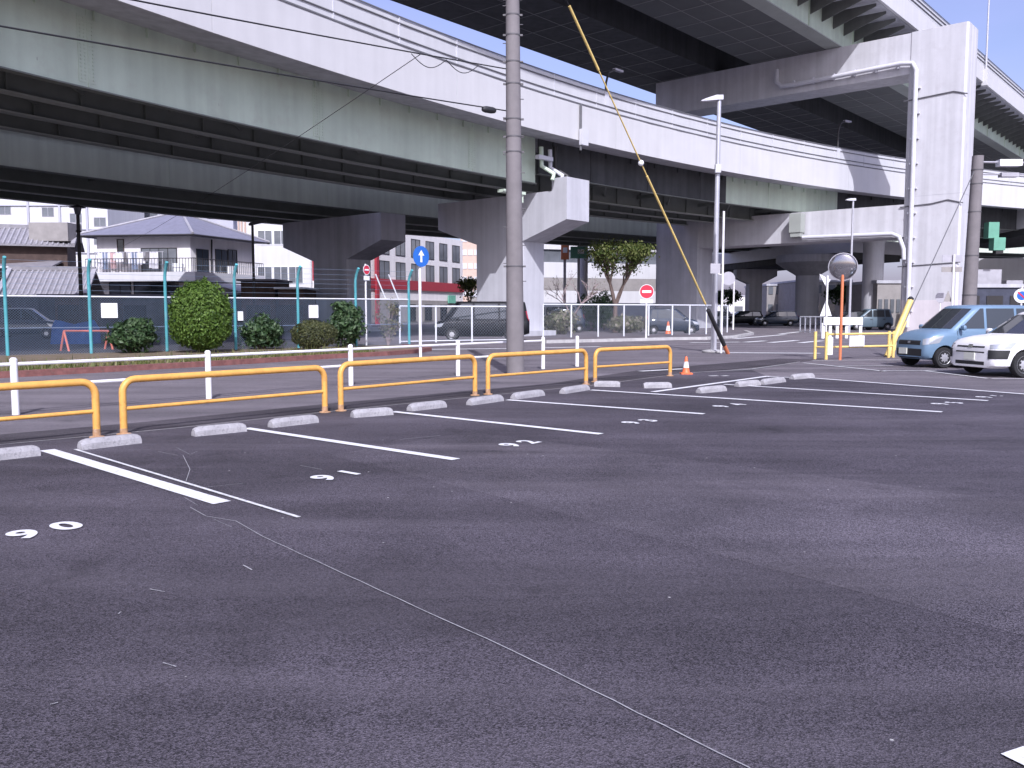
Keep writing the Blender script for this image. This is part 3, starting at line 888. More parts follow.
ZP = 11.4
OV = 2.0
A0, A1 = -26.0, 128.0
aJ = a_of(G(553, 140, ZP))      # expansion joint over the pier
aL = a_of(G(742, 177, ZP))      # light girder begins again
aM = a_of(G(858, 192, ZP))
rect = lambda p0, p1, z0, z1: [(p0, z0), (p1, z0), (p1, z1), (p0, z1)]
o0 = path_pt(aJ)[0]
via = thing('viaduct', 'curved lower expressway viaduct with white parapet and grey-green steel girder', 'viaduct', (o0.x, o0.y, 0))
for k in range(11):             # parapet sections
    s0, s1 = A0 + (A1 - A0) * k / 11, A0 + (A1 - A0) * (k + 1) / 11
    mb = MB(); sweep(mb, s0, s1 - 0.015, rect(-0.30, -0.22, ZP - 0.02, ZP + 2.05)); mb.build('parapet', M['parapet'], via, 30)
    mb = MB(); sweep(mb, s0, s1 - 0.015, rect(-0.28, -0.22, ZP + 2.08, ZP + 3.25)); mb.build('barrier_panel', M['barrier_panel'], via, 30)
mb = MB()
for z, r_ in ((2.065, 0.035), (2.38, 0.022), (3.00, 0.022), (3.28, 0.028)):
    sweep(mb, A0, A1, rect(-0.335, -0.29, ZP + z - r_, ZP + z + r_))
mb.build('barrier_rail', M['seam'], via, 30)
a = A0
while a < A1:
    p, d = path_pt(a); nn = Vector((-d.y, d.x, 0))
    MB().box(p + nn * -0.30 + Vector((0, 0, ZP + 2.7)), (0.06, 0.05, 1.2), d, nn, ZUP).build('barrier_post', M['drainpipe'], via)
    a += 4.0
mb = MB(); sweep(mb, A0, A1, [(-0.22, ZP + 0.0), (0.06, ZP - 0.02), (OV, ZP + 0.22), (11.6, ZP + 0.22), (11.6, ZP + 0.6), (-0.22, ZP + 0.6)]); mb.build('deck_slab', M['conc_dk'], via, 20)
mb = MB(); sweep(mb, A0, A1, rect(11.4, 11.65, ZP, ZP + 2.2)); mb.build('far_parapet', M['parapet'], via, 30)

def girder(mbw, mbf, s0, s1, p, z0, z1, tw=0.05, fw=0.5, ft=0.05):
    sweep(mbw, s0, s1, rect(p - tw / 2, p + tw / 2, z0 + ft, z1))
    sweep(mbf, s0, s1, rect(p - fw / 2, p + fw / 2, z0, z0 + ft))

def stiffeners(mb, s0, s1, p, z0, z1, step, w=0.14):
    a = s0 + step * 0.5
    while a < s1:
        q, d = path_pt(a); nn = Vector((-d.y, d.x, 0))
        mb.box(q + nn * p + Vector((0, 0, (z0 + z1) / 2)), (0.05, w, z1 - z0), d, nn, ZUP)
        a += step

ZG = 8.95
ZS_ = ZP + 0.22
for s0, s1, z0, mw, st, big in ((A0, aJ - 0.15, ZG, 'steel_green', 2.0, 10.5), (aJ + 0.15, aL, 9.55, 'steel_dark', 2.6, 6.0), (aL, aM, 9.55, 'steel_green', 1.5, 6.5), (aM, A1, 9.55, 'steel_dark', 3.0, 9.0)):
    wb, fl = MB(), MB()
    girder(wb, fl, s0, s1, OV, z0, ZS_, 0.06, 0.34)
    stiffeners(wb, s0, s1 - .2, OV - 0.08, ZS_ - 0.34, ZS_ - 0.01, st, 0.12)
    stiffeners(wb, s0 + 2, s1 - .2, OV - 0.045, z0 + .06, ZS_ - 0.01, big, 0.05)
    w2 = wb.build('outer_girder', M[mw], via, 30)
    fl.build('bottom_flange', M['steel_under'], w2, 30)
a = A0 + 7.2
while a < aJ - 1:
    q, d = path_pt(a); nn = Vector((-d.y, d.x, 0))
    mb = MB()
    c_ = q + nn * (OV - 0.045) + Vector((0, 0, (ZG + ZS_) / 2))
    mb.box(c_, (0.62, 0.022, ZS_ - ZG - 0.45), d, nn, ZUP)
    for kx in (-0.22, -0.08, 0.08, 0.22):
        for z in np.arange(-1.0, 1.01, 0.125):
            mb.box(c_ - nn * 0.022 + d * kx + Vector((0, 0, z)), (0.045, 0.03, 0.045), d, nn, ZUP)
    mb.build('splice_plate', M['steel_green'], via)
    a += 10.5
for p in (5.0, 8.0, 11.0):
    wb, fl = MB(), MB()
    girder(wb, fl, A0, A1, p, 9.0, ZS_, 0.05, 0.46, 0.06)
    stiffeners(wb, A0, A1, p - 0.1, 9.1, ZS_ - 0.01, 2.6, 0.12)
    w2 = wb.build('inner_girder', M['steel_under'], via, 30)
    fl.build('bottom_flange', M['flange'], w2, 30)
mb = MB()
a = A0 + 2
while a < A1:
    q, d = path_pt(a); nn = Vector((-d.y, d.x, 0))
    for p0, p1 in ((OV, 5.0), (5.0, 8.0), (8.0, 11.0)):
        e0 = q + nn * p0; e1 = q + nn * p1
        mb = MB()
        mb.bar(e0 + Vector((0, 0, 9.75)), e1 + Vector((0, 0, 9.75)), 0.12, 0.25)
        q2, d2 = path_pt(a + 3.5); n2 = Vector((-d2.y, d2.x, 0))
        mb.bar(e0 + Vector((0, 0, 9.55)), q2 + n2 * p1 + Vector((0, 0, 9.55)), 0.10, 0.10)
        mb.build('cross_frame', M['steel_under'], via)
    a += 7.0

# second deck behind
o1 = path_pt(10)[0] + Vector((-15, 12, 0))
vib = thing('viaduct', 'second viaduct running behind the curved one, seen only underneath', 'viaduct', (o1.x, o1.y, 0))
B0 = 18.6
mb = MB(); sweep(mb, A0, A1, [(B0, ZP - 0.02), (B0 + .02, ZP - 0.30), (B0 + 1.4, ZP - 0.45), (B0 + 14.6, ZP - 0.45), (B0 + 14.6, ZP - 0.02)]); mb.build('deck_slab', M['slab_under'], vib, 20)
mb = MB(); sweep(mb, A0, A1, rect(B0, B0 + 0.25, ZP, ZP + 2.2)); mb.build('parapet', M['parapet'], vib, 30)
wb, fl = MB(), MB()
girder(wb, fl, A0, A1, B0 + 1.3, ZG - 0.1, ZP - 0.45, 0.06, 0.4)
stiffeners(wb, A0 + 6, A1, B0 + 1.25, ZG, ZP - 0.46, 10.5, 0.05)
w2 = wb.build('outer_girder', M['steel_shade_lift'], vib, 30); fl.build('bottom_flange', M['steel_under'], w2, 30)
for p in (5.6, 9.6, 13.6):
    wb, fl = MB(), MB()
    girder(wb, fl, A0, A1, B0 + p, 8.75, ZP - 0.45, 0.05, 0.5, 0.06)
    w2 = wb.build('inner_girder', M['steel_under'], vib, 30); fl.build('bottom_flange', M['flange'], w2, 30)
mb = MB()
a = A0 + 2
while a < A1:
    q, d = path_pt(a); nn = Vector((-d.y, d.x, 0))
    MB().bar(q + nn * (B0 + 1.3) + Vector((0, 0, 9.5)), q + nn * (B0 + 13.6) + Vector((0, 0, 9.5)), 0.12, 0.3).build('cross_frame', M['steel_under'], vib)
    a += 7.0

# ------------------------------------------------------------------ hammerhead piers
def hammer_pier(c, w, d, wing, lab, zc=5.7, ztop=8.5, endh=1.7, m=None, block=True):
    m = m or M['conc_mid']
    t = thing('bridge_pier', lab, 'bridge pier', (c.x, c.y, 0), 0, 'piers of the lower viaducts')
    m = m or M['conc']
    ch = 0.12
    mb = MB()
    def octo(z, w_=w, d_=d):
        loop = [(-w_/2 + ch, -d_/2), (w_/2 - ch, -d_/2), (w_/2, -d_/2 + ch), (w_/2, d_/2 - ch), (w_/2 - ch, d_/2), (-w_/2 + ch, d_/2), (-w_/2, d_/2 - ch), (-w_/2, -d_/2 + ch)]
        return [c + V * x + U * y + Vector((0, 0, z)) for x, y in loop]
    mb.rings([octo(-0.05), octo(zc)])
    mb.build('column', m, t, 30)
    x1 = wing; hw = w / 2
    prof = [(-x1, ztop), (x1, ztop), (x1, ztop - endh), (hw, zc), (-hw, zc), (-x1, ztop - endh)]
    f = [c + V * x - U * (d / 2 - 0.004) + Vector((0, 0, z)) for x, z in prof]
    b = [c + V * x + U * (d / 2 - 0.004) + Vector((0, 0, z)) for x, z in prof]
    MB().rings([f, b]).build('crosshead', m, t, 30)
    if block:
        q = c - V * (wing - 0.55)
        MB().box(q + Vector((0, 0, ztop + 0.36)), (1.1, d - 0.01, 0.72), V, U, ZUP).build('end_block', m, t)
    MB().box(c + Vector((0, 0, 0.12)), (w + 1.0, d + 1.0, 0.34), V, U, ZUP).build('footing', M['conc_dk'], t)
    return t

PC1 = Vector((-0.13, 55.2, 0))
hammer_pier(PC1, 3.9, 2.2, 5.3, 'pale concrete hammerhead pier right behind the utility pole', 5.7, 8.5)
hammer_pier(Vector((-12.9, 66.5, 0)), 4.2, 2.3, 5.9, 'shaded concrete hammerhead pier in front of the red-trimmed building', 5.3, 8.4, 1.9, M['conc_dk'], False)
# bearings and pipework on the near pier's end
nb = PC1 - V * 3.9
t = thing('drain_pipework', 'tangle of grey drain pipes and bearing shoes at the expansion joint', 'drain pipes', (nb.x, nb.y, 0))
q, d = path_pt(aJ); nn = Vector((-d.y, d.x, 0))
for k, da in enumerate((-0.35, 0.45, 0.95)):
    a_, _ = path_pt(aJ + da)
    m_ = (M['steel_green'], M['drainpipe'], M['blackmetal'])[k]
    z1 = (11.0, 10.95, 11.2)[k]
    MB().tube([a_ + nn * 1.35 + Vector((0, 0, z1)), a_ + nn * 1.30 + Vector((0, 0, 9.9)), a_ + nn * 0.55 + d * .2 + Vector((0, 0, 9.4)), a_ + nn * 0.6 + d * .1 + Vector((0, 0, 9.05))], 0.13, 8).build('pipe', m_, t, 50)
MB().box(q - d * 0.3 + nn * 1.15 + Vector((0, 0, 10.35)), (1.3, 0.28, 0.22), d, nn, ZUP).build('bracket', M['drainpipe'], t)
MB().box(q - d * 2.2 + nn * OV + Vector((0, 0, 8.28)), (1.9, 0.5, 0.16), d, nn, ZUP).box(q - d * 1.5 + nn * OV + Vector((0, 0, 8.05)), (0.3, 0.3, 0.6), d, nn, ZUP).build('bearing_shelf', M['steel_green'], t)
MB().tube([q + d * 1.1 - nn * 0.42 + Vector((0, 0, ZP + 2.0)), q + d * 1.1 - nn * 0.42 + Vector((0, 0, ZP - 0.6))], 0.07, 8).build('downpipe', M['seam'], t, 50)
MB().box(q + d * 1.3 - nn * 0.50 + Vector((0, 0, ZP + 0.15)), (0.6, 0.22, 0.9), d, nn, ZUP).build('catch_box', M['drainpipe'], t)

# ------------------------------------------------------------------ portal pier of the upper deck
PF = Vector((32.1, 63.0, 0))     # right front corner of the pillar
ZB = 21.8
def pt(v, u, z): return PF + V * v + U * u + Vector((0, 0, z))
por = thing('portal_pier', 'huge pale concrete portal pier with two crossbeams carrying the upper deck', 'bridge pier', (PF.x, PF.y, 0))
PW, PD = 3.95, 2.7
def colring(v0, v1, u0, u1, z, ch=0.15):
    return [pt(v0 + ch, u0, z), pt(v1 - ch, u0, z), pt(v1, u0 + ch, z), pt(v1, u1 - ch, z), pt(v1 - ch, u1, z), pt(v0 + ch, u1, z), pt(v0, u1 - ch, z), pt(v0, u0 + ch, z)]
MB().rings([colring(0, PW, 0, PD, 2.3), colring(0, PW, 0, PD, 9.9)]).build('pillar', M['conc'], por, 30)
MB().rings([colring(0, PW, 0, PD, 9.93), colring(0, PW, 0, PD, ZB)]).build('pillar', M['conc'], por, 30)
MB().rings([colring(0.01, PW - .01, 0.01, PD - .01, 9.85), colring(0.01, PW - .01, 0.01, PD - .01, 9.98)]).build('joint_band', M['conc_dk'], por)
MB().rings([colring(-.004, PW + .004, -.004, PD + .004, -0.1), colring(-.004, PW + .004, -.004, PD + .004, 2.3)]).build('pillar_base', M['conc_low'], por, 30)
def beam(v0, v1, z0, z1, u0, u1, nm, v1b=None):
    a = [pt(v0, u0, z0), pt(v1b or v1, u0, z0), pt(v1, u0, z0 + 0.6 if v1b else z0), pt(v1, u0, z1), pt(v0, u0, z1)]
    b = [p + U * (u1 - u0) for p in a]
    MB().rings([a, b]).build(nm, M['conc'], por, 30)
beam(PW - .3, 25.5, 18.85, ZB - .03, 0.06, PD - 0.06, 'upper_beam', 23.5)
beam(PW - .3, 21.0, 7.0, 9.4, 0.06, PD - 0.06, 'lower_beam')
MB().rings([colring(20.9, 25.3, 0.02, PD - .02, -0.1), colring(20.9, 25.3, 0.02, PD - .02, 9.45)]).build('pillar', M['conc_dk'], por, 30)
# bearings
for v in (11.9,):
    MB().box(pt(v, -0.45, 8.5), (0.95, 0.9, 1.5), V, U, ZUP).box(pt(v, -0.45, 7.6), (0.8, 0.75, 0.4), V, U, ZUP).build('bearing_box', M['flange'], por)
MB().box(pt(24.6, 0.6, 22.5), (1.6, 1.4, 1.2), V, U, ZUP).build('bearing_box', M['steel_dark'], por)
# pipes
pp = [pt(14.0, -0.28, 20.9), pt(14.0, -0.28, 19.9), pt(13.6, -0.28, 19.5), pt(12.6, -0.28, 19.45), pt(4.4, -0.28, 19.62), pt(3.6, -0.28, 19.5), pt(3.35, -0.28, 19.0), pt(3.3, -0.28, 12), pt(3.3, -0.28, 0.3)]
MB().tube(pp, 0.17, 10).build('drain_pipe', M['drainpipe'], por, 50)
for z in np.arange(1.5, 19, 1.8): MB().box(pt(3.3, -0.15, z), (0.55, 0.3, 0.1), V, U, ZUP).build('pipe_clamp', M['drainpipe'], por)
for v in np.arange(4.6, 13, 1.6): MB().box(pt(v, -0.15, 19.55), (0.1, 0.3, 0.5), V, U, ZUP).build('pipe_clamp', M['drainpipe'], por)
pp = [pt(11.5, -0.26, 7.35), pt(4.6, -0.26, 7.25), pt(4.1, -0.26, 7.0), pt(3.75, -0.26, 6.1), pt(3.7, -0.26, 5.3)]
MB().tube(pp, 0.16, 10).build('drain_pipe', M['drainpipe'], por, 50)
for cpts in ([(4.2, -0.03, 16.9), (2.5, -0.05, 17.0), (0.8, -0.05, 17.1), (-0.1, -0.03, 16.8)], [(4.2, -0.03, 9.2), (2, -0.05, 9.3), (0.9, -0.05, 9.5), (-0.1, -0.03, 9.2)], [(4.2, -0.03, 4.8), (2, -0.03, 4.9), (-0.1, -0.03, 5.0)]):
    MB().tube([pt(*c_) for c_ in cpts], 0.045, 6).build('conduit', M['seam'], por)

# ------------------------------------------------------------------ upper deck
up = thing('upper_deck', 'high straight expressway deck overhead with dark panelled underside', 'viaduct', (26.4, 70.6, 0))
CO = Vector((26.4, 70.6, 0))
def cp(s, v, z): return CO + U * s + V * v + Vector((0, 0, z))
def csweep(mb, prof, s0=-110, s1=260):
    return mb.rings([[cp(s0, v, z) for v, z in prof], [cp(s1, v, z) for v, z in prof]])
ZS = ZB + 2.6
csweep(MB(), [(-3.4, ZS + .02), (-3.3, ZS - 0.2), (0, ZS - 0.02), (18.9, ZS - 0.02), (18.9, ZS + 0.35), (-3.4, ZS + 0.35)]).build('deck_slab', M['conc_dk'], up)
csweep(MB(), rect(-3.62, -3.4, ZS - 0.25, ZS + 1.35)).build('parapet', M['parapet'], up)
csweep(MB(), rect(-3.53, -3.48, ZS + 1.38, ZS + 2.35)).build('barrier_panel', M['barrier_panel'], up)
mb = MB()
for z in (1.36, 1.7, 2.05, 2.38): csweep(mb, rect(-3.60, -3.55, ZS + z - .025, ZS + z + .025))
mb.build('barrier_rail', M['seam'], up)
csweep(MB(), rect(18.5, 18.85, ZS + .36, ZS + 1.4)).build('far_parapet', M['parapet'], up)
csweep(MB(), rect(-0.02, 0.03, ZB + 0.07, ZS - .02)).build('girder_web', M['steel_green'], up)
csweep(MB(), rect(-0.28, 0.9, ZB, ZB + 0.07)).build('girder_flange', M['flange'], up)
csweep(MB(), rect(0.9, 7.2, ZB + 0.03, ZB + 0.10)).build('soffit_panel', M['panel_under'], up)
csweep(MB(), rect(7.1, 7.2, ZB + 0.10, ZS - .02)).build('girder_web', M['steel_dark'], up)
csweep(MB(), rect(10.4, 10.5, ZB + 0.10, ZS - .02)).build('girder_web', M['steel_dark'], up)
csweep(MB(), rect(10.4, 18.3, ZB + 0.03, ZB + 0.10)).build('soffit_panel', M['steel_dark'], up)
csweep(MB(), rect(18.25, 18.4, ZB + 0.03, ZS - .02)).build('girder_web', M['steel_dark'], up)
mb = MB()
for s in np.arange(-80, 160, 3.0):
    mb.bar(cp(s, 1.0, ZB + 0.02), cp(s, 7.1, ZB + 0.02), 0.05, 0.03)
    mb.bar(cp(s, 10.5, ZB + 0.02), cp(s, 18.2, ZB + 0.02), 0.035, 0.03)
for v in (3.0, 5.0, 13.0, 15.6):
    csweep(mb, rect(v - .02, v + .02, ZB + .012, ZB + 0.03), -80, 160)
mb.build('panel_joint', M['panel_rib'], up)
mb = MB()
for s in np.arange(-80, 200, 2.2):
    a = [cp(s - .04, -0.03, ZS - .25), cp(s - .04, -3.2, ZS - .3), cp(s - .04, -3.2, ZS - .5), cp(s - .04, -0.03, ZS - 1.5)]
    mb.rings([a, [p + U * 0.08 for p in a]])
mb.build('overhang_bracket', M['steel_mid'], up)
mb = MB()
for s in np.arange(-78, 200, 8.8):
    mb.box(cp(s, -0.06, ZB + 1.3), (0.06, 0.08, 2.5), U, V, ZUP)
mb.build('web_stiffener', M['steel_green'], up)
# lamp mast on the upper parapet
lm = G(984, 78, ZS + 0.2)
s_ = (lm - CO).dot(U)
b_ = cp(s_, -3.75, ZS)
t = thing('lamp_mast', 'tall thin lamp mast on the upper deck parapet', 'lamp mast', tuple(b_))
MB().box((0, 0, 0.2), (0.8, 0.5, 1.6), U, V, ZUP).build('base_box', M['parapet'], t, None, world=False)
MB().tube([(0, 0, 1.0), (0, 0, 12.5)], 0.11, 8, 0.07).tube([(0, 0, 12.5), (-0.6, 0.6, 13.2), (-1.6, 1.5, 13.4)], 0.06, 6).build('mast', M['galv'], t, 50, world=False)
# lamps on the lower parapet
for (px, py, lab) in ((617, 95, 'dark curved lamp arm on the lower parapet above the slanting guy wire'), (781, 146, 'small twin-armed lamp on the lower parapet under the upper deck')):
    a = a_of(G(px, py + 50, ZP))
    p, d = path_pt(a); nn = Vector((-d.y, d.x, 0)); p = p - nn * 0.25 + Vector((0, 0, ZP + 2.6))
    t = thing('parapet_lamp', lab, 'lamp', tuple(p))
    hh = 1.1 if px < 700 else 1.9
    MB().tube([p, p + Vector((0, 0, hh)), p + Vector((0, 0, hh + 0.7)) + d * 0.25, p + Vector((0, 0, hh + 1.0)) + d * 0.9], 0.07, 7).build('arm', M['blackmetal'], t, 50)
    MB().box(p + Vector((0, 0, 0.2)), (0.4, 0.2, 0.8), d, nn, ZUP).build('base_box', M['drainpipe'], t)
    MB().box(p + Vector((0, 0, hh + 1.0)) + d * 1.2, (0.8, 0.25, 0.12), d, nn, ZUP).build('lamp_head', M['sign_back'], t)

# ------------------------------------------------------------------ utility poles, lamp, guys, cables
pole = G(515.5, 374)
t = thing('utility_pole', 'tall grey concrete utility pole behind the fourth yellow barrier', 'utility pole', tuple(pole))
lean = Vector((-0.075, 0, 0))
ptop = pole + Vector((-0.10, 0, 12.2))
MB().tube([pole + Vector((0, 0, -0.1)), ptop], 0.215, 20, 0.135).build('shaft', M['pole_conc'], t, 50)
mb = MB()
for z in (2.55, 5.2, 5.55, 5.95, 6.75, 7.25, 7.85, 8.3, 8.65):
    f = z / 12.2; q = pole + (ptop - pole) * f
    r_ = 0.215 - 0.08 * f
    mb = MB()
    mb.lathe([(r_ + 0.002, -0.018), (r_ + 0.008, -0.015), (r_ + 0.008, 0.015), (r_ + 0.002, 0.018)], q, 20)
    mb.box(q + Vector((-(r_ + 0.03), -0.02, 0)), (0.07, 0.05, 0.04)); mb.box(q + Vector(((r_ + 0.03), -0.02, 0)), (0.07, 0.05, 0.04))
    mb.build('steel_band', M['band'], t, 40)
mb = MB()
for k, z in enumerate(np.arange(2.2, 8.9, 0.42)):
    f = z / 12.2; q = pole + (ptop - pole) * f; r_ = 0.215 - 0.08 * f
    sx = -1 if k % 2 else 1
    MB().tube([q + Vector((sx * r_ * .9, -r_ * .3, 0)), q + Vector((sx * (r_ + 0.07), -r_ * .3, 0))], 0.011, 6).build('step_bolt', M['band'], t)
MB().lathe([(0.205, 0), (0.205, 1.5)], pole + Vector((-0.01, 0, 0.9)), 20, cap=False).build('wrap_sheet', M['sign_back'], t, 50) if False else None

def cable(name, lab, pts, r, m=None):
    o = MB().tube(pts, r, 6).build(name, m or M['cable'], None, 60, loc=pts[0])
    return tag(o, lab, 'cable', 'cables on the utility poles')
def sag(a, b, s, n=14):
    return [a.lerp(b, k / n) - Vector((0, 0, s * 4 * (k / n) * (1 - k / n))) for k in range(n + 1)]
at = pole + (ptop - pole) * (7.1 / 12.2)
e1 = at - U * 38 + Vector((0, 0, -2.2))
cable('overhead_cable', 'upper black cable from the utility pole across the white parapet', sag(at + Vector((-.16, 0, 0)), e1, 0.35), 0.014)
at2 = pole + (ptop - pole) * (6.15 / 12.2)
e2 = at2 - U * 38 + Vector((0, 0, -1.5))
l2 = sag(at2 + Vector((-.17, 0, 0)), e2, 0.3)
cable('overhead_cable', 'lower black cable from the utility pole below the white parapet', l2, 0.014)
sp_ = l2[0].lerp(l2[1], 0.22)
dd = (l2[1] - l2[0]).normalized()
o = MB().lathe([(0.02, -0.22), (0.06, -0.19), (0.075, -0.1), (0.075, 0.1), (0.06, 0.19), (0.02, 0.22)], sp_ - Vector((0, 0, 0.04)), 10, ax=V, ay=ZUP, az=dd).build('cable_splice', M['blackplastic'], None, 50, loc=sp_)
tag(o, 'black splice box on the lower cable left of the utility pole', 'splice box')
# coiled slack under the upper cable
l1a = sag(at + Vector((-.16, 0, 0)), e1, 0.35)
lp = []
for k in range(25):
    s = k / 24
    b_ = l1a[0].lerp(l1a[1], 0.35 + 0.75 * s) if True else None
    lp.append(b_ - Vector((0, 0, 0.03 + 0.22 * abs(math.sin(s * math.pi * 2)))))
cable('cable_slack', 'thin looped slack wire hanging under the upper cable', lp, 0.009)
e3 = P(115, 250, 70)
cable('service_wire', 'thin service wire dropping from the upper cable towards the hip-roofed house', sag(l1a[1] , e3, 0.25), 0.008)

# guy wire with yellow cover
ga = G(728, 353.5)
gt = pole + (ptop - pole) * (11.3 / 12.2)
t = thing('guy_wire', 'slanting guy wire with yellow covers running from the utility pole to the road edge', 'guy wire', tuple(ga))
GW = lambda f: ga.lerp(gt, f)
MB().tube([GW(0), GW(1)], 0.012, 6).build('wire', M['cable'], t)
def fr(py):  # fraction along the wire seen at picture height py
    lo, hi = 0.0, 1.0
    for _ in range(40):
        m_ = (lo + hi) / 2; w = GW(m_); zc = SP * w.y + CP * (w.z - CAM_H); yc = CP * w.y - SP * (w.z - CAM_H)
        if 384 - FPX * zc / yc > py: lo = m_
        else: hi = m_
    return lo
MB().tube([GW(fr(70)), GW(fr(6))], 0.035, 8).build('yellow_cover', M['yellow_plain'], t, 50)
MB().tube([GW(fr(304)), GW(fr(176))], 0.034, 8).build('yellow_cover', M['yellow_plain'], t, 50)
MB().tube([GW(fr(345)), GW(fr(310))], 0.075, 8).build('black_cover', M['blackplastic'], t, 50)
MB().tube([GW(0), GW(fr(345))], 0.07, 8).build('anchor_cover', M['orange_pole'], t, 50)
q = GW(fr(163)); MB().lathe([(0.01, -.09), (0.07, -.06), (0.09, 0), (0.07, .06), (0.01, .09)], q, 10).build('insulator', M['sign_white'], t, 50)
MB().tube([GW(fr(70)), GW(fr(176))], 0.020, 8).build('thin_cover', M['yellow_plain'], t, 50)

# steel street lamp
lb = G(713.5, 352)
t = thing('street_lamp', 'slim galvanised street lamp at the road edge with a flat lamp head', 'street lamp', tuple(lb))
MB().tube([(0, 0, 0), (0.03, 0, 9.0)], 0.115, 12, 0.075).build('pole', M['galv'], t, 50, world=False)
MB().lathe([(0.42, 0.0), (0.42, 0.05), (0.2, 0.09)], n=16).build('base', M['kerb'], t, 40, world=False)
MB().tube([(0.03, 0, 8.9), (0.05, 0, 9.05), (-0.05, 0, 9.1)], 0.06, 8).build('arm', M['galv'], t, 50, world=False)
MB().rings([[(x, y * s, z + dz) for x, y, z in ((0.12, -.12, 9.02), (0.12, .12, 9.02), (0.12, .12, 9.14), (0.12, -.12, 9.14))] if False else [(x0, -w_, zb), (x0, w_, zb), (x0, w_, zt), (x0, -w_, zt)] for x0, w_, zb, zt, s, dz in ((0.16, .10, 9.04, 9.2, 1, 0), (-0.1, .13, 9.02, 9.19, 1, 0), (-0.45, .12, 8.99, 9.08, 1, 0), (-0.62, .07, 8.99, 9.02, 1, 0))]).build('lamp_head', M['drainpipe'], t, 50, world=False)
MB().box((0.0, -0.12, 6.6), (0.2, 0.16, 0.3)).build('control_box', M['galv'], t, None, world=False)

# thin white pole and round sign back beside the lamp
q = G(721, 353.2)
t = thing('sign_pole', 'thin white sign pole beside the steel street lamp, its small signs seen from behind', 'road sign', tuple(q))
MB().tube([(0, 0, 0), (0, 0, 5.0)], 0.04, 8).build('pole', M['white_paint'], t, 50, world=False)
MB().lathe([(0.24, 0), (0.24, 0.02)], (0.22, 0.05, 2.65), 20, ax=(1, 0, 0), ay=(0, 0, 1), az=(0, 1, 0)).build('sign_disc', M['sign_back'], t, 40, world=False)
MB().box((-0.25, 0.04, 3.0), (0.35, 0.03, 0.35)).build('sign_plate', M['sign_back'], t, None, world=False)

# second pole on the right
q = G(966, 353.5)
t = thing('utility_pole', 'leaning concrete utility pole behind the blue car', 'utility pole', tuple(q))
top = P(978, 156, q.y)
MB().tube([q, top], 0.255, 18, 0.185).build('shaft', M['pole_conc'], t, 50)
mb = MB()
for f in (0.93, 0.86, 0.72, 0.5, 0.3):
    c_ = q.lerp(top, f); r_ = 0.255 - 0.07 * f
    MB().lathe([(r_ + .002, -.02), (r_ + .010, -.018), (r_ + .010, .018), (r_ + .002, .02)], c_, 18).build('steel_band', M['band'], t, 40)
c_ = q.lerp(top, 0.97)
MB().tube([c_, c_ + Vector((2.2, 0.3, 0.02))], 0.035, 6).tube([c_ + Vector((0, 0, -.42)), c_ + Vector((2.2, 0.3, -.38))], 0.03, 6).build('arm', M['sign_back'], t, 50)
MB().box(c_ + Vector((1.15, 0.1, -0.02)), (0.78, 0.3, 0.22)).build('white_box', M['sign_white'], t)
MB().box(c_ + Vector((1.15, 0.1, -0.43)), (0.6, 0.25, 0.14)).build('grey_box', M['sign_back'], t)
# its guy with wide yellow guard
gq = G(889, 356.5)
t = thing('guy_wire', 'guy wire of the leaning pole, its foot in a wide yellow guard', 'guy wire', tuple(gq))
gtop = q.lerp(top, 0.96)
MB().tube([gq, gtop], 0.018, 6).build('wire', M['seam'], t)
gd2 = (P(913, 300, gq.y + 0.6) - gq)
MB().tube([gq + Vector((-0.06, 0, 0)), gq + gd2 * 1.0 + Vector((-0.08, 0, 0))], 0.10, 8).build('yellow_guard', M['yellow_plain'], t, 50)
MB().tube([gq + Vector((0.10, 0.1, 0)), gq + gd2 * 0.62 + Vector((0.08, 0.1, 0))], 0.07, 8).build('yellow_guard', M['yellow_plain'], t, 50)
MB().lathe([(0.10, 0), (0.11, 0.05), (0.04, 0.12)], gq + gd2 + Vector((-0.08, 0, 0)), 8).build('guard_cap', M['blackplastic'], t, 50)

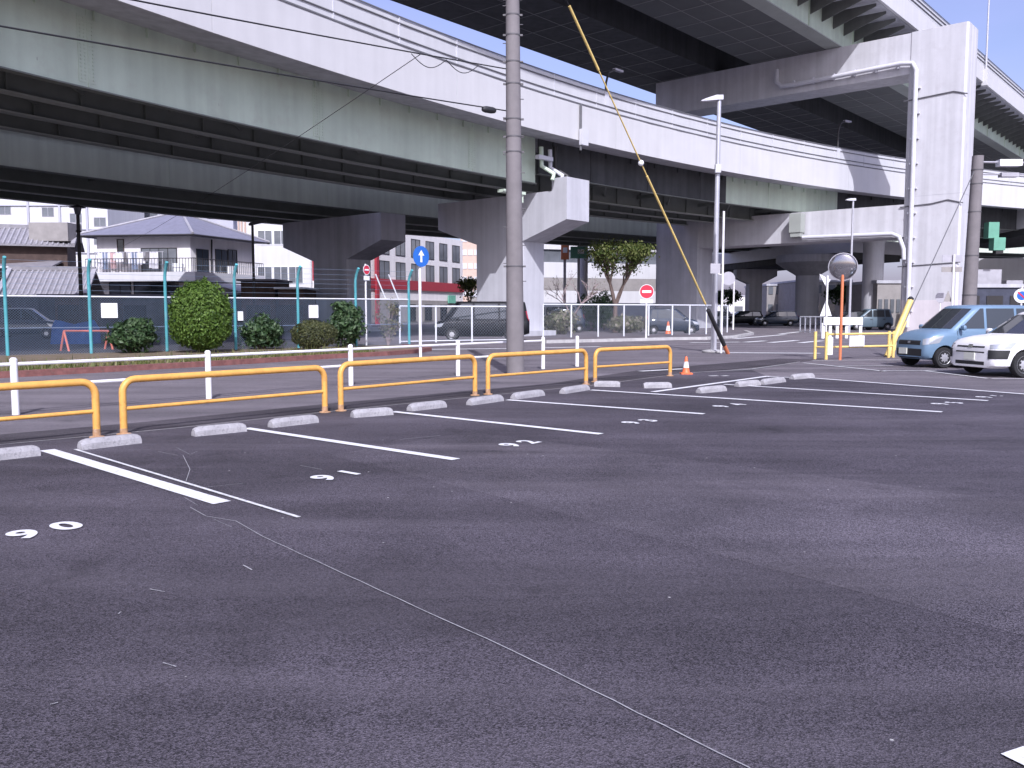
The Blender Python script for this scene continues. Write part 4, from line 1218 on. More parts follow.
# ------------------------------------------------------------------ signs
def round_sign(name, lab, base, zc, r, yaw, face_m, pole_h, pole_r=0.04, symbol=None, both=False, poleM=None):
    t = thing(name, lab, 'road sign', tuple(base), yaw)
    MB().tube([(0, 0, 0), (0, 0, pole_h)], pole_r, 8).build('pole', poleM or M['white_paint'], t, 50, world=False)
    MB().lathe([(r, 0), (r, 0.012)], (0, -pole_r - 0.03, zc), 28, ax=(1, 0, 0), ay=(0, 0, 1), az=(0, 1, 0)).build('sign_disc', face_m, t, 40, world=False)
    f = -pole_r - 0.034
    if symbol == 'bar':
        MB().box((0, f, zc), (r * 1.35, 0.006, r * 0.36)).build('white_bar', M['sign_white'], t, None, world=False)
        MB().lathe([(r, 0), (r + 0.025, 0.0), (r + .025, 0.01), (r, 0.01)], (0, -pole_r - 0.028, zc), 28, ax=(1, 0, 0), ay=(0, 0, 1), az=(0, 1, 0), cap=False).build('white_rim', M['sign_white'], t, 40, world=False)
        MB().box((0, f + .012, zc - r - 0.16), (r * 1.9, 0.008, 0.18)).build('sub_plate', M['sign_white'], t, None, world=False)
    if symbol == 'arrow':
        s = r
        pts = [(-.12, -.55), (.12, -.55), (.12, .1), (.38, .1), (0, .62), (-.38, .1), (-.12, .1)]
        MB().prism([(x * s, f, zc + z * s) for x, z in pts], (0, 1, 0), 0.004).build('white_arrow', M['sign_white'], t, None, world=False)
    if symbol == 'ring':
        MB().lathe([(r * 0.62, 0), (r * 0.62, 0.004)], (0, f, zc), 24, ax=(1, 0, 0), ay=(0, 0, 1), az=(0, 1, 0)).build('blue_centre', M['sign_blue'], t, 40, world=False)
        MB().bar((-r * .5, f - .004, zc + r * .5), (r * .5, f - .004, zc - r * .5), r * 0.2, 0.004, up=(0, 1, 0)).build('red_bar', M['sign_red'], t, None, world=False)
    return t

round_sign('road_sign', 'round blue arrow sign on a thick white pole behind the planted strip', G(420.5, 358), 3.22, 0.33, R(47), M['sign_blue'], 3.4, 0.05, 'arrow')
b_ = G(420.5, 358)
round_sign('road_sign', 'no-entry sign with white bar on a white pole by the mesh fence', G(646, 340.5), 2.48, 0.34, R(-6), M['sign_red'], 2.75, 0.05, 'bar')
round_sign('road_sign', 'small red round sign on a thin pole between the dark bush and the pale shrub', G(366.5, 346), 3.25, 0.19, R(58), M['sign_red'], 3.5, 0.04, 'bar')
round_sign('road_sign', 'no-parking sign at the picture edge above the blue car', P(1019, 350, 46) * 1 - Vector((0, 0, P(1019, 350, 46).z)), 2.3, 0.38, R(-20), M['sign_white'], 2.8, 0.05, 'ring')
sg_ = P(939, 330, 58); sg_.z = 0
round_sign('road_sign', 'small round sign seen from behind in front of the pale pillar', sg_, 2.4, 0.36, R(0), M['sign_back'], 2.7, 0.05)
sg_ = P(951, 330, 56); sg_.z = 0
t = thing('sign_board', 'white pole with stacked rectangular sign boards seen from behind, before the pillar', 'road sign', tuple(sg_))
MB().tube([(0, 0, 0), (0, 0, 5.1)], 0.07, 8).build('pole', M['white_paint'], t, 50, world=False)
MB().box((-.05, 0.12, 4.85), (1.3, 0.03, 0.42)).build('board', M['sign_back'], t, None, world=False)
MB().box((-.05, 0.12, 4.15), (1.3, 0.03, 0.32)).build('board', M['grey_wall'], t, None, world=False)
MB().prism([(-.5, 0.12, 2.1), (0.05, 0.12, 2.1), (-.22, 0.12, 2.8)], (0, 1, 0), 0.02).build('triangle_plate', M['grey_wall'], t, None, world=False)

# convex mirror
mq = G(840, 360)
t = thing('traffic_mirror', 'round convex traffic mirror on an orange pole at the lot exit', 'traffic mirror', tuple(mq))
MB().tube([(0, 0, 0), (0, 0, 2.6)], 0.045, 10).build('pole', M['orange_pole'], t, 50, world=False)
zc = 2.84
ax_ = Vector((math.cos(R(-20)), math.sin(R(-20)), 0)); az_ = Vector((-ax_.y, ax_.x, 0)) * -1 + Vector((0, 0, -0.12)); az_.normalize(); ay_ = az_.cross(ax_)
MB().lathe([(0.40, 0.0), (0.39, 0.018), (0.33, 0.045), (0.22, 0.07), (0.10, 0.085), (0.01, 0.088)], (0, 0, zc), 28, ax_, ay_, az_).build('mirror_face', M['mirror'], t, 60, world=False)
MB().lathe([(0.385, -0.06), (0.425, -0.05), (0.43, 0.02), (0.405, 0.024), (0.40, 0.0)], (0, 0, zc), 28, ax_, ay_, az_).build('mirror_rim', M['sign_back'], t, 50, world=False)
MB().tube([(0, 0, 2.4), Vector((0, 0, zc)) - az_ * 0.06], 0.03, 6).build('bracket', M['orange_pole'], t, 50, world=False)

# yellow gate barrier on the right
yb0, yb1 = G(826, 359.5), G(893, 357.5)
yd = (yb1 - yb0).normalized(); yn = Vector((-yd.y, yd.x, 0))
t = thing('yellow_gate_barrier', 'bright yellow two-rail pipe barrier with a white board under the traffic mirror', 'barrier', tuple(yb0))
for p in (yb0, yb0 + yn * 0.35 - yd * 0.12, yb1 - yd * 0.2, yb1):
    MB().tube([p, p + Vector((0, 0, 0.86))], 0.05, 8).build('post', M['yellow_plain'], t, 50)
for h in (0.38, 0.78):
    MB().tube([yb0 + Vector((0, 0, h)), yb1 + Vector((0, 0, h))], 0.035, 8).build('rail', M['yellow_plain'], t, 50)
MB().tube([yb0 + Vector((0, 0, .38)), yb0 + yn * .35 - yd * .12 + Vector((0, 0, .38))], 0.03, 6).build('rail', M['yellow_plain'], t, 50)
MB().box(yb0.lerp(yb1, 0.42) - yn * 0.06 + Vector((0, 0, 0.56)), (0.62, 0.02, 0.34), yd, yn, ZUP).build('white_board', M['sign_white'], t)
MB().box(yb0 + yd * 0.10 - yn * 0.06 + Vector((0, 0, 0.42)), (0.20, 0.02, 0.55), yd, yn, ZUP).build('white_board', M['sign_white'], t)
# white road barricade behind
w0, w1 = G(823, 338.5), G(862, 338.2)
t = thing('white_barricade', 'white board barricade on short legs behind the yellow gate barrier', 'barricade', tuple(w0))
wd = (w1 - w0).normalized(); wn2 = Vector((-wd.y, wd.x, 0))
MB().bar(w0 + Vector((0, 0, 0.95)), w1 + Vector((0, 0, 0.95)), 0.05, 0.42, up=ZUP).build('board', M['sign_white'], t)
for f in (0.02, 0.2, 0.38, 0.62, 0.98):
    p = w0.lerp(w1, f)
    MB().bar(p + wn2 * 0.1, p + wn2 * 0.1 + Vector((0, 0, 0.85)), 0.16, 0.08).build('leg', M['sign_white'], t)
# white pole beside the mirror with triangular sign
q = P(826, 330, 52); q.z = 0
t = thing('road_sign', 'white pole with small triangular sign seen behind, left of the traffic mirror', 'road sign', tuple(q))
MB().tube([(0, 0, 0), (0, 0, 3.6)], 0.06, 8).build('pole', M['white_paint'], t, 50, world=False)
MB().prism([(-.45, 0.1, 3.7), (0.22, 0.1, 3.35), (-.05, 0.1, 2.95)], (0, 1, 0), 0.02).build('triangle_plate', M['sign_white'], t, None, world=False)
MB().prism([(-.35, 0.1, 1.2), (0.35, 0.1, 1.2), (0, 0.1, 2.2)], (0, 1, 0), 0.02).build('triangle_plate', M['sign_white'], t, None, world=False)
q = P(849, 330, 60); q.z = 0
t = thing('street_lamp', 'thin grey lamp post in front of the lower crossbeam, left of the pillar', 'street lamp', tuple(q))
MB().tube([(0, 0, 0), (0, 0, 9.0)], 0.10, 8, 0.07).build('pole', M['galv'], t, 50, world=False)
MB().rings([[(x0, -.12, z), (x0, .12, z), (x0, .12, z + h_), (x0, -.12, z + h_)] for x0, z, h_ in ((-0.5, 9.0, 0.06), (-.2, 8.97, 0.16), (0.15, 8.97, 0.16))]).build('lamp_head', M['drainpipe'], t, 40, world=False)

# ------------------------------------------------------------------ white mesh fences under the viaduct
def mesh_fence(pts, h, lab, name='mesh_fence', spacing=2.0, wire=True):
    t = thing(name, lab, 'fence', tuple(pts[0]))
    for a, b in zip(pts[:-1], pts[1:]):
        L = (b - a).length; n = max(1, round(L / spacing)); d = (b - a) / n
        nrm = Vector((-d.y, d.x, 0)).normalized()
        for k in range(n + (1 if (b - pts[-1]).length < 0.01 else 0)):
            p = a + d * k
            MB().tube([p, p + Vector((0, 0, h))], 0.045, 7).build('post', M['fence_white'], t, 50)
        MB().tube([a + Vector((0, 0, h)), b + Vector((0, 0, h))], 0.04, 7).build('top_rail', M['fence_white'], t, 50)
        MB().tube([a + Vector((0, 0, 0.08)), b + Vector((0, 0, 0.08))], 0.03, 7).build('bottom_rail', M['fence_white'], t, 50)
        if wire:
            mb = MB(); s = 0.15; dd_ = d.normalized()
            for sgn in (1, -1):
                x = -h
                while x < L:
                    x0, z0, x1, z1 = x, 0.0, x + h, h
                    if x0 < 0: z0 = -x0; x0 = 0
                    if x1 > L: z1 = h - (x1 - L); x1 = L
                    if x1 - x0 > 0.05:
                        if sgn < 0: x0, x1 = L - x0, L - x1
                        p0 = a + dd_ * x0 + Vector((0, 0, z0)); p1 = a + dd_ * x1 + Vector((0, 0, z1))
                        up_ = nrm.cross(p1 - p0).normalized() * 0.0028
                        mb.add([p0 - up_, p1 - up_, p1 + up_, p0 + up_], [(0, 1, 2, 3)])
                    x += s
            mb.build('wire_mesh', M['mesh_pale'], t)
    return t

mesh_fence([G(400, 343.4), G(436, 342.4), G(472, 341.8), G(508, 341.2)], 1.72, 'white-framed mesh fence in front of the black van', spacing=3)
mesh_fence([G(543, 340), G(672, 337), G(706, 336), G(727, 334)], 1.84, 'long white-framed mesh fence along the kerb under the viaduct, right of the pier', spacing=1.95)
# kerb at the foot of the fence
mb = MB()
kp = [G(545, 343), G(672, 339.8), G(706, 339.4), G(735, 337.8), G(752, 334.5), G(745, 332.2)]
for a, b in zip(kp[:-1], kp[1:]): mb.bar(a + Vector((0, 0, .06)), b + Vector((0, 0, .06)), 0.25, 0.15)
tag(mb.build('kerb', M['kerb'], None, None, loc=kp[0]), 'pale kerb at the foot of the long mesh fence', 'kerb')
sheet('pavement', [kp[0], kp[1], kp[2], kp[3], kp[4], kp[5], G(706, 334.5), G(672, 335.5), G(545, 338)], 0.11, M['walk'])

# street lanterns left
def lantern(px, D, ytop, lab, style):
    b = P(px, 330, D); b.z = 0
    H = P(px, ytop, D).z
    t = thing('street_lamp', lab, 'street lamp', tuple(b))
    if style == 0:
        MB().tube([(0, 0, 0), (0, 0, H * .75), (0, 0, H - 0.5)], [0.13, 0.10, 0.10], 8).build('pole', M['blackmetal'], t, 50, world=False)
        MB().lathe([(0.10, H - .52), (0.16, H - .45), (0.22, H - .12), (0.20, H - .1)], n=10).build('lantern', M['glass_grey'], t, 40, world=False)
        MB().lathe([(0.45, H - .12), (0.42, H - .08), (0.16, H), (0.02, H + .06)], n=12).build('cap', M['blackmetal'], t, 40, world=False)
        MB().lathe([(0.13, H - 1.5), (0.16, H - 1.45), (0.13, H - 1.4)], n=8).build('collar', M['blackmetal'], t, 40, world=False)
    else:
        MB().tube([(0, 0, 0), (0, 0, H - .15)], 0.10, 8, 0.08).build('pole', M['blackmetal'], t, 50, world=False)
        MB().rings([[(x0, -.16, z), (x0, .16, z), (x0, .12, z + h_), (x0, -.12, z + h_)] for x0, z, h_ in ((-0.2, H - .22, 0.12), (0.1, H - .16, 0.22), (0.75, H - .02, 0.2), (0.95, H + .02, 0.08))]).build('lamp_head', M['blackmetal'], t, 40, world=False)
lantern(82.5, 50, 205.5, 'black lantern street lamp with a wide cap in front of the white wall', 0)
lantern(255, 55, 222, 'black street lamp with a slanted flat head right of the hip-roofed house', 1)

# ------------------------------------------------------------------ buildings
def house_window(parent, c, ax, n, w, h, gm=None, fm=None, mull=1, depth=0.06):
    """a window standing 3 mm proud of a wall: centre c, along ax, facing n"""
    c = Vector(c)
    f = MB()
    t_ = 0.06
    for s in (-1, 1):
        f.box(c + ax * (s * (w / 2)) + n * 0.03, (t_, depth, h + t_), ax, n, ZUP)
        f.box(c + ZUP * (s * (h / 2)) + n * 0.03, (w - t_, depth, t_), ax, n, ZUP)
    for k in range(1, mull + 1):
        f.box(c + ax * (-w / 2 + w * k / (mull + 1)) + n * 0.03, (0.05, depth - .01, h - t_), ax, n, ZUP)
    fo = f.build('window', fm or M['sign_back'], parent)
    MB().box(c + n * 0.012, (w - t_, 0.018, h - t_), ax, n, ZUP).build('pane', gm or M['glass_blue'], fo)
    return fo

def roof_hip(mb, c0, ax, ay, L, Wd, z, h, over=0.7, ridge=0.3, th=0.12):
    """c0 nearest corner, ax/ay along walls"""
    a = c0 - ax * over - ay * over; b = a + ax * (L + 2 * over); c = b + ay * (Wd + 2 * over); d = a + ay * (Wd + 2 * over)
    m0 = (a + c) / 2
    r0 = m0 - ax * ridge; r1 = m0 + ax * ridge
    zz = lambda p, q: Vector((p.x, p.y, q))
    A, B, C_, D_ = [zz(p, z) for p in (a, b, c, d)]
    A2, B2, C2, D2 = [zz(p, z + th) for p in (a, b, c, d)]
    R0, R1 = zz(r0, z + h), zz(r1, z + h)
    mb.add([A, B, C_, D_, A2, B2, C2, D2, R0, R1], [(3, 2, 1, 0), (0, 1, 5, 4), (1, 2, 6, 5), (2, 3, 7, 6), (3, 0, 4, 7), (4, 5, 9, 8), (5, 6, 9), (6, 7, 8, 9), (7, 4, 8)])
    return [A2, B2, C2, D2, R0, R1]

# hip-roofed house
KH = 76.0
hc = P(192, 300, KH); hc.z = 0
hl = P(99, 300, 77.2); hl.z = 0
h_ax = (hl - hc).normalized()                 # along the left facade
h_ay = Vector((-h_ax.y, h_ax.x, 0))
if h_ay.y < 0: h_ay = -h_ay
h_ay = Vector((0.36, 0.93, 0)).normalized()
nf = -Vector((-h_ax.y, h_ax.x, 0)); nf = nf if nf.y < 0 else -nf
nr = Vector((h_ay.y, -h_ay.x, 0))
LW, DW = (hl - hc).length, 8.5
ez = P(192, 236, KH).z
t = thing('hip_roofed_house', 'white house with a dark slate hip roof and washing on its wide balcony', 'house', tuple(hc))
mb = MB()
ring = lambda z: [hc + Vector((0, 0, z)), hc + h_ax * LW + Vector((0, 0, z)), hc + h_ax * LW + h_ay * DW + Vector((0, 0, z)), hc + h_ay * DW + Vector((0, 0, z))]
mb.rings([ring(-0.1), ring(ez)]).build('wall', M['plaster'], t)
mb = MB()
rp = roof_hip(mb, hc, h_ax, h_ay, LW, DW, ez, P(176, 213, KH + 4).z - ez, 1.0, 0.5)
rf = mb.build('roof', M['roof_slate'], t)
mb = MB()
for a, b in ((0, 4), (1, 5), (2, 5), (3, 4), (4, 5)): mb.tube([rp[a] + Vector((0, 0, .05)), rp[b] + Vector((0, 0, .05))], 0.12, 6)
mb.build('ridge_tile', M['ridge'], rf)
mb = MB()
for a, b in ((0, 1), (1, 2), (3, 0)): mb.tube([rp[a] - Vector((0, 0, .10)), rp[b] - Vector((0, 0, .10))], 0.09, 6)
mb.build('gutter', M['blackmetal'], rf)
bz = P(150, 276.5, KH).z
# balcony slab
s0 = P(97, 281.5, KH).z; s1 = P(97, 272.5, KH).z
a0 = hc + nf * 1.4 + nr * 1.3
balc = [hc + nf * 1.4 + h_ax * (LW + .3), a0, hc + nr * 1.3 + h_ay * DW, hc + h_ay * DW + nr * 0.01, hc + nf * .01 + nr * .01, hc + h_ax * (LW + .3) + nf * 0.01]
MB().prism([p + Vector((0, 0, s0)) for p in balc], ZUP, s1 - s0).build('balcony', M['white_wall'], t)
mb = MB()
def rails(mb, a, b, z, h, step):
    L = (b - a).length; n = int(L / step)
    mb.tube([a + Vector((0, 0, z + h)), b + Vector((0, 0, z + h))], 0.035, 5)
    for k in range(n + 1):
        p = a.lerp(b, k / n); mb.bar(p + Vector((0, 0, z)), p + Vector((0, 0, z + h)), 0.035)
rails(mb, balc[0] - nf * .15, a0 - nf * .15 - nr * .1, s1, 1.15, 0.28)
rails(mb, a0 - nr * .15, balc[2] - nr * .15, s1, 1.15, 0.28)
mb.build('balcony_rail', M['blackmetal'], t)
wz = P(170, 258, KH).z
def on_left(px, D=KH): 
    d = ray(px, 280); d.z = 0
    o = Vector((0, 0, 0)); nrm = Vector((-h_ax.y, h_ax.x, 0))
    s = (hc - o).dot(nrm) / d.dot(nrm); return d * s
def on_right(px):
    d = ray(px, 280); d.z = 0; nrm = Vector((-h_ay.y, h_ay.x, 0))
    s = hc.dot(nrm) / d.dot(nrm); return d * s
zof = lambda py, p: CAM_H + (ray(512, py).z / ray(512, py).y) * p.y
p = on_left(160)
house_window(t, p + Vector((0, 0, zof(261, p))), h_ax, nf, 3.3, 2.2, M['glass_grey'], M['blackmetal'], 3)
for px, w in ((203, 1.5), (222, 1.6), (233, 1.2)):
    p = on_right(px); house_window(t, p + Vector((0, 0, zof(261, p))), h_ay, nr, w, 2.0, M['glass_blue'], M['blackmetal'], 1)
p = on_left(122); house_window(t, p + Vector((0, 0, zof(247, p))), h_ax, nf, 0.6, 1.3, M['glass'], M['dark_wood'], 0)
for px, w in ((120, 2.0), (150, 3.0), (178, 2.0)):
    p = on_left(px); house_window(t, p + Vector((0, 0, zof(291, p))), h_ax, nf, w, 1.5, M['glass_blue'], M['blackmetal'], 1)
MB().tube([on_right(212) + nr * .1 + Vector((0, 0, ez - .1)), on_right(211) + nr * .1 + Vector((0, 0, s1))], 0.07, 6).build('downpipe', M['blackmetal'], t)
MB().box(hc + nf * .5 + h_ax * 0.9 + Vector((0, 0, s1 + .42)), (0.85, 0.35, 0.7), h_ax, nf, ZUP).build('air_conditioner', M['sign_white'], t)
MB().box(on_right(228) + nr * .45 + Vector((0, 0, s1 + .42)), (0.85, 0.35, 0.7), h_ay, nr, ZUP).build('air_conditioner', M['sign_white'], t)
at_ = rp[4] + Vector((0.3, 0, 0))
mb = MB(); mb.tube([at_, at_ + Vector((0, 0, 2.2))], 0.03, 5)
mb.tube([at_ + Vector((-.8, .3, 2.0)), at_ + Vector((.8, -.3, 2.0))], 0.02, 4)
for k in range(-3, 4): mb.tube([at_ + Vector((k * .24 - .1, k * -.09 - .3, 2.0)), at_ + Vector((k * .24 + .1, k * -.09 + .3, 2.0))], 0.014, 4)
mb.build('aerial', M['galv'], t)
# lean-to roof to the right of the ground floor
q0 = hc + h_ay * 1 + nr * 1.4; 
MB().add([q0 + Vector((0, 0, s0 - .1)), q0 + h_ay * 9 + Vector((0, 0, s0 - .1)), q0 + h_ay * 9 + nr * 4 + Vector((0, 0, s0 - 1.1)), q0 + nr * 4 + Vector((0, 0, s0 - 1.1)), q0 + Vector((0, 0, s0 - .2)), q0 + h_ay * 9 + Vector((0, 0, s0 - .2)), q0 + h_ay * 9 + nr * 4 + Vector((0, 0, s0 - 1.2)), q0 + nr * 4 + Vector((0, 0, s0 - 1.2))], [(0, 1, 2, 3), (7, 6, 5, 4), (0, 4, 5, 1), (1, 5, 6, 2), (2, 6, 7, 3), (3, 7, 4, 0)]).build('lean_to_roof', M['plaster_lav'], t)
# washing
wl = hc + nf * 0.9
cols = ['cloth_white', 'cloth_white', 'seat_cloth', 'cloth_white', 'cloth_white', 'cloth_blue', 'cloth_white', 'seat_cloth', 'cloth_white', 'cloth_white', 'cloth_pink', 'cloth_white', 'cloth_blue', 'cloth_white']
t2 = thing('washing_line', 'line of mostly white washing on the balcony of the hip-roofed house', 'washing', tuple(wl + h_ax * 3 + Vector((0, 0, s1))))
MB().tube([wl + h_ax * 2.0 + Vector((0, 0, s1 + 1.75)), wl + h_ax * (LW - .3) + Vector((0, 0, s1 + 1.75))], 0.025, 5).build('pole', M['galv'], t2)
for x in (2.1, LW - .4):
    MB().tube([wl + h_ax * x + Vector((0, 0, s1)), wl + h_ax * x + Vector((0, 0, s1 + 1.8))], 0.03, 5).build('stand', M['galv'], t2)
for k, cn in enumerate(cols):
    x = 2.5 + k * (LW - 3.2) / len(cols); w = random.uniform(0.45, 0.62); h = random.uniform(0.7, 1.55)
    pts = [wl + h_ax * (x + w * i / 5) + nf * (0.06 * math.sin(i * 2.1 + k)) for i in range(6)]
    rg = [[p + Vector((0, 0, s1 + 1.74)) + nf * .0 for p in pts], [p + nf * 0.05 * math.sin(k) + Vector((0, 0, s1 + 1.74 - h)) for p in pts]]
    back = [[p - nf * .03 for p in rg[0]], [p - nf * .03 for p in rg[1]]]
    MB().rings([rg[0] + back[0][::-1], rg[1] + back[1][::-1]]).build('laundry', M[cn], t2)

# tiled-roof houses on the left
def gable(t, c, ax, L, W_, ze, h, over, m=None, tiles=0.42, wallm=None, walls=True):
    """c centre of the front eave line; ridge along ax; front slope faces the camera"""
    ay = Vector((-ax.y, ax.x, 0)); ay = ay if ay.y > 0 else -ay
    if walls:
        rgw = lambda z, o=0: [c + ax * (-L / 2) + Vector((0, 0, z)), c + ax * (L / 2) + Vector((0, 0, z)), c + ax * (L / 2) + ay * W_ + Vector((0, 0, z)), c + ax * (-L / 2) + ay * W_ + Vector((0, 0, z))]
        MB().rings([rgw(-.1), rgw(ze)]).build('wall', wallm or M['dark_wood'], t)
    e0 = c - ay * over; e1 = c + ay * (W_ + over); r0 = c + ay * (W_ / 2)
    x = L / 2 + over
    V_ = lambda p, s, z: p + ax * (s * x) + Vector((0, 0, z))
    pr = lambda s: [V_(e0, s, ze), V_(r0, s, ze + h), V_(e1, s, ze), V_(e1, s, ze - .12), V_(r0, s, ze + h - .16), V_(e0, s, ze - .12)]
    rf = MB().rings([pr(-1), pr(1)]).build('roof', m or M['roof_tile'], t)
    mb = MB()
    k = -x + 0.1
    while k < x:
        mb.tube([e0 + ax * k + Vector((0, 0, ze + .03)), r0 + ax * k + Vector((0, 0, ze + h + .03))], 0.085, 5)
        k += tiles
    mb.build('tile_row', M['ridge'], rf)
    MB().bar(V_(r0, -1, ze + h + .12), V_(r0, 1, ze + h + .12), 0.34, 0.36).build('ridge_tile', M['roof_tile'], rf)
    mb = MB()
    for s in (-1, 1): mb.bar(V_(e0, s * .97, ze + .12), V_(r0, s * .97, ze + h + .12), 0.34, 0.2)
    mb.build('verge_tile', M['ridge'], rf)
    return rf

q = P(44, 300, 68); q.z = 0
t = thing('tiled_roof_house', 'low house whose grey tiled roof slopes towards the fence, in front of the upper roofs', 'house', tuple(q))
gable(t, q, Vector((0.97, 0.24, 0)).normalized(), 5.4, 6.0, 2.7, 2.1, 0.5)
q = P(18, 300, 76); q.z = 0
t = thing('tiled_roof_house', 'two-storey house with brown upper wall and grey tiled roofs at the picture edge', 'house', tuple(q))
gable(t, q, Vector((0.94, 0.34, 0)).normalized(), 8.0, 6.0, 7.2, 1.7, 0.7, wallm=M['dark_wood'])
MB().box(q + Vector((2.5, 2.0, 8.4)), (3.4, 2.5, 1.6)).build('roof_house', M['grey_wall'], t)
gl = q + Vector((-1.5, -2.2, 0))
rg = lambda z, e=0: [gl + Vector((-5 - e, -.4 - e, z)), gl + Vector((5.0 + e, -.4 - e, z)), gl + Vector((5.0 + e, 3.2, z)), gl + Vector((-5 - e, 3.2, z))]
MB().rings([rg(-.1), rg(4.9)]).build('wall', M['grey_wall'], t)
MB().add([*rg(4.9, .5)[:2], *[p + Vector((0, 0, 1.0)) for p in rg(4.9)[2:]], *[p - Vector((0, 0, .15)) for p in rg(4.9, .5)[:2]], *[p + Vector((0, 0, .85)) for p in rg(4.9)[2:]]], [(0, 1, 2, 3), (4, 7, 6, 5), (0, 4, 5, 1), (1, 5, 6, 2), (3, 2, 6, 7), (0, 3, 7, 4)]).build('skirt_roof', M['roof_tile'], t)
MB().box(gl + Vector((2.0, -1.2, 5.1)), (5.5, 1.5, 0.15)).build('awning', M['white_wall'], t)
for x in (0, 2.0):
    house_window(t, gl + Vector((x, -.4, 4.0)), Vector((1, 0, 0)), Vector((0, -1, 0)), 1.5, 1.0, M['glass'], M['sign_back'], 1)

# dark ground-level clutter behind the chain-link fence
def dark_shed(px0, px1, D, ztop, lab, m, roofm=None):
    a, b = P(px0, 330, D), P(px1, 330, D)
    a.z = b.z = 0
    t = thing('shed', lab, 'shed', tuple(a))
    w = (b - a).length
    c_ = (a + b) / 2
    MB().box(c_ + Vector((0, 2, ztop / 2)), (w, 4, ztop)).build('wall', m, t)
    MB().box(c_ + Vector((0, 1.9, ztop + .08)), (w + .4, 4.6, 0.14)).build('roof', roofm or M['roof_slate'], t)
    for k in range(max(1, int(w / 3))):
        x = -w / 2 + (k + .5) * w / max(1, int(w / 3))
        MB().box(c_ + Vector((x, -.012, 0.98)), (1.7, 0.03, 1.9)).build('door', M['blackmetal'], t)
    return t
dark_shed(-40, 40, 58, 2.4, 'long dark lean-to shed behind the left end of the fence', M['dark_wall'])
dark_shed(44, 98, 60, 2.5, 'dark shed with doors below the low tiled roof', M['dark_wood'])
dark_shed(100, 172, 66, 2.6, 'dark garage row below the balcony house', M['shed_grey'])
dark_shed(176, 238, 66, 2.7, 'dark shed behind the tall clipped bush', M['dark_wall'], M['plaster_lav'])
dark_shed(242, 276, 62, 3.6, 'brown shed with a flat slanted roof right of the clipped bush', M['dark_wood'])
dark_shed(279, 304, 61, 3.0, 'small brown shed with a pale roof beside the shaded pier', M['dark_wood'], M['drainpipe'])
q = P(75, 330, 40); q.z = 0
mb = MB()
rgs = []
for k in range(7):
    x = -0.9 + 0.3 * k
    rgs.append([q + Vector((x, -.5, 0)), q + Vector((x, -.3 + .1 * math.sin(k), .8 + .15 * math.sin(k * 2))), q + Vector((x, 0, 1.0 + .1 * math.cos(k))), q + Vector((x, .5, .7)), q + Vector((x, .6, 0))])
tag(mb.rings(rgs).build('tarpaulin', M['tarp'], None, 60, loc=q), 'blue tarpaulin over a heap behind the chain-link fence', 'tarpaulin')

# white apartment block far left
def block(name, lab, pxl, pxr, D, ytop, m, depth=12, cat='building'):
    a, b = P(pxl, 330, D), P(pxr, 330, D)
    H = P(pxl, ytop, D).z
    a.z = b.z = 0
    t = thing(name, lab, cat, tuple((a + b) / 2))
    w = (b - a).length; c_ = (a + b) / 2
    MB().box(c_ + Vector((0, depth / 2, H / 2 - .1)), (w, depth, H)).build('wall', m, t)
    MB().box(c_ + Vector((0, depth / 2, H + .02)), (w + .3, depth + .3, 0.3)).build('roof', M['conc_dk'], t)
    return t, a, b, H
t, a, b, H = block('apartment_block', 'large white apartment block behind the tiled houses', -60, 112, 120, 120, M['white_wall'])
mb = MB()
for z in np.arange(3, H, 3.2): mb.box((a + b) / 2 + Vector((0, -.1, z)), ((b - a).length - .2, 0.16, 0.12))
for px in (34, 65, 92): 
    x = P(px, 330, 120).x; mb.box(Vector((x, a.y - .12, H / 2)), (0.3, 0.22, H - .4))
mb.build('joint_band', M['plaster_lav'], t)
for px, py in ((5, 210), (48, 212), (76, 218), (76, 228), (100, 240), (100, 222), (20, 240)):
    p = P(px, py, 120); house_window(t, Vector((p.x, a.y, p.z)), Vector((1, 0, 0)), Vector((0, -1, 0)), 1.6, 1.2, M['glass_grey'], M['sign_back'], 1)
t, a, b, H = block('apartment_block', 'lavender-grey slab block showing above the hip roof', 113, 236, 135, 110, M['plaster_lav'])
for px in (125, 150, 215, 228):
    p = P(px, 214, 135); house_window(t, Vector((p.x, a.y, p.z)), Vector((1, 0, 0)), Vector((0, -1, 0)), 2.4, 1.4, M['glass_grey'], M['sign_back'], 1)
t, a, b, H = block('office_building', 'white building with two rows of windows left of the shaded pier', 240, 312, 96, 150, M['white_wall'])
for py in (237.5, 275, 207):
    for px in (265, 281, 296):
        p = P(px, py, 96); house_window(t, Vector((p.x, a.y, p.z)), Vector((1, 0, 0)), Vector((0, -1, 0)), 1.55, 1.5 if py < 260 else 1.8, M['glass_grey'], M['sign_white'], 1)
mb = MB()
for px in (241.5, 244.5, 248): mb.tube([Vector((P(px, 330, 96).x, a.y - .12, 0)), Vector((P(px, 330, 96).x, a.y - .12, H - 1))], 0.10, 6)
mb.build('riser_pipe', M['beige_wall'], t)

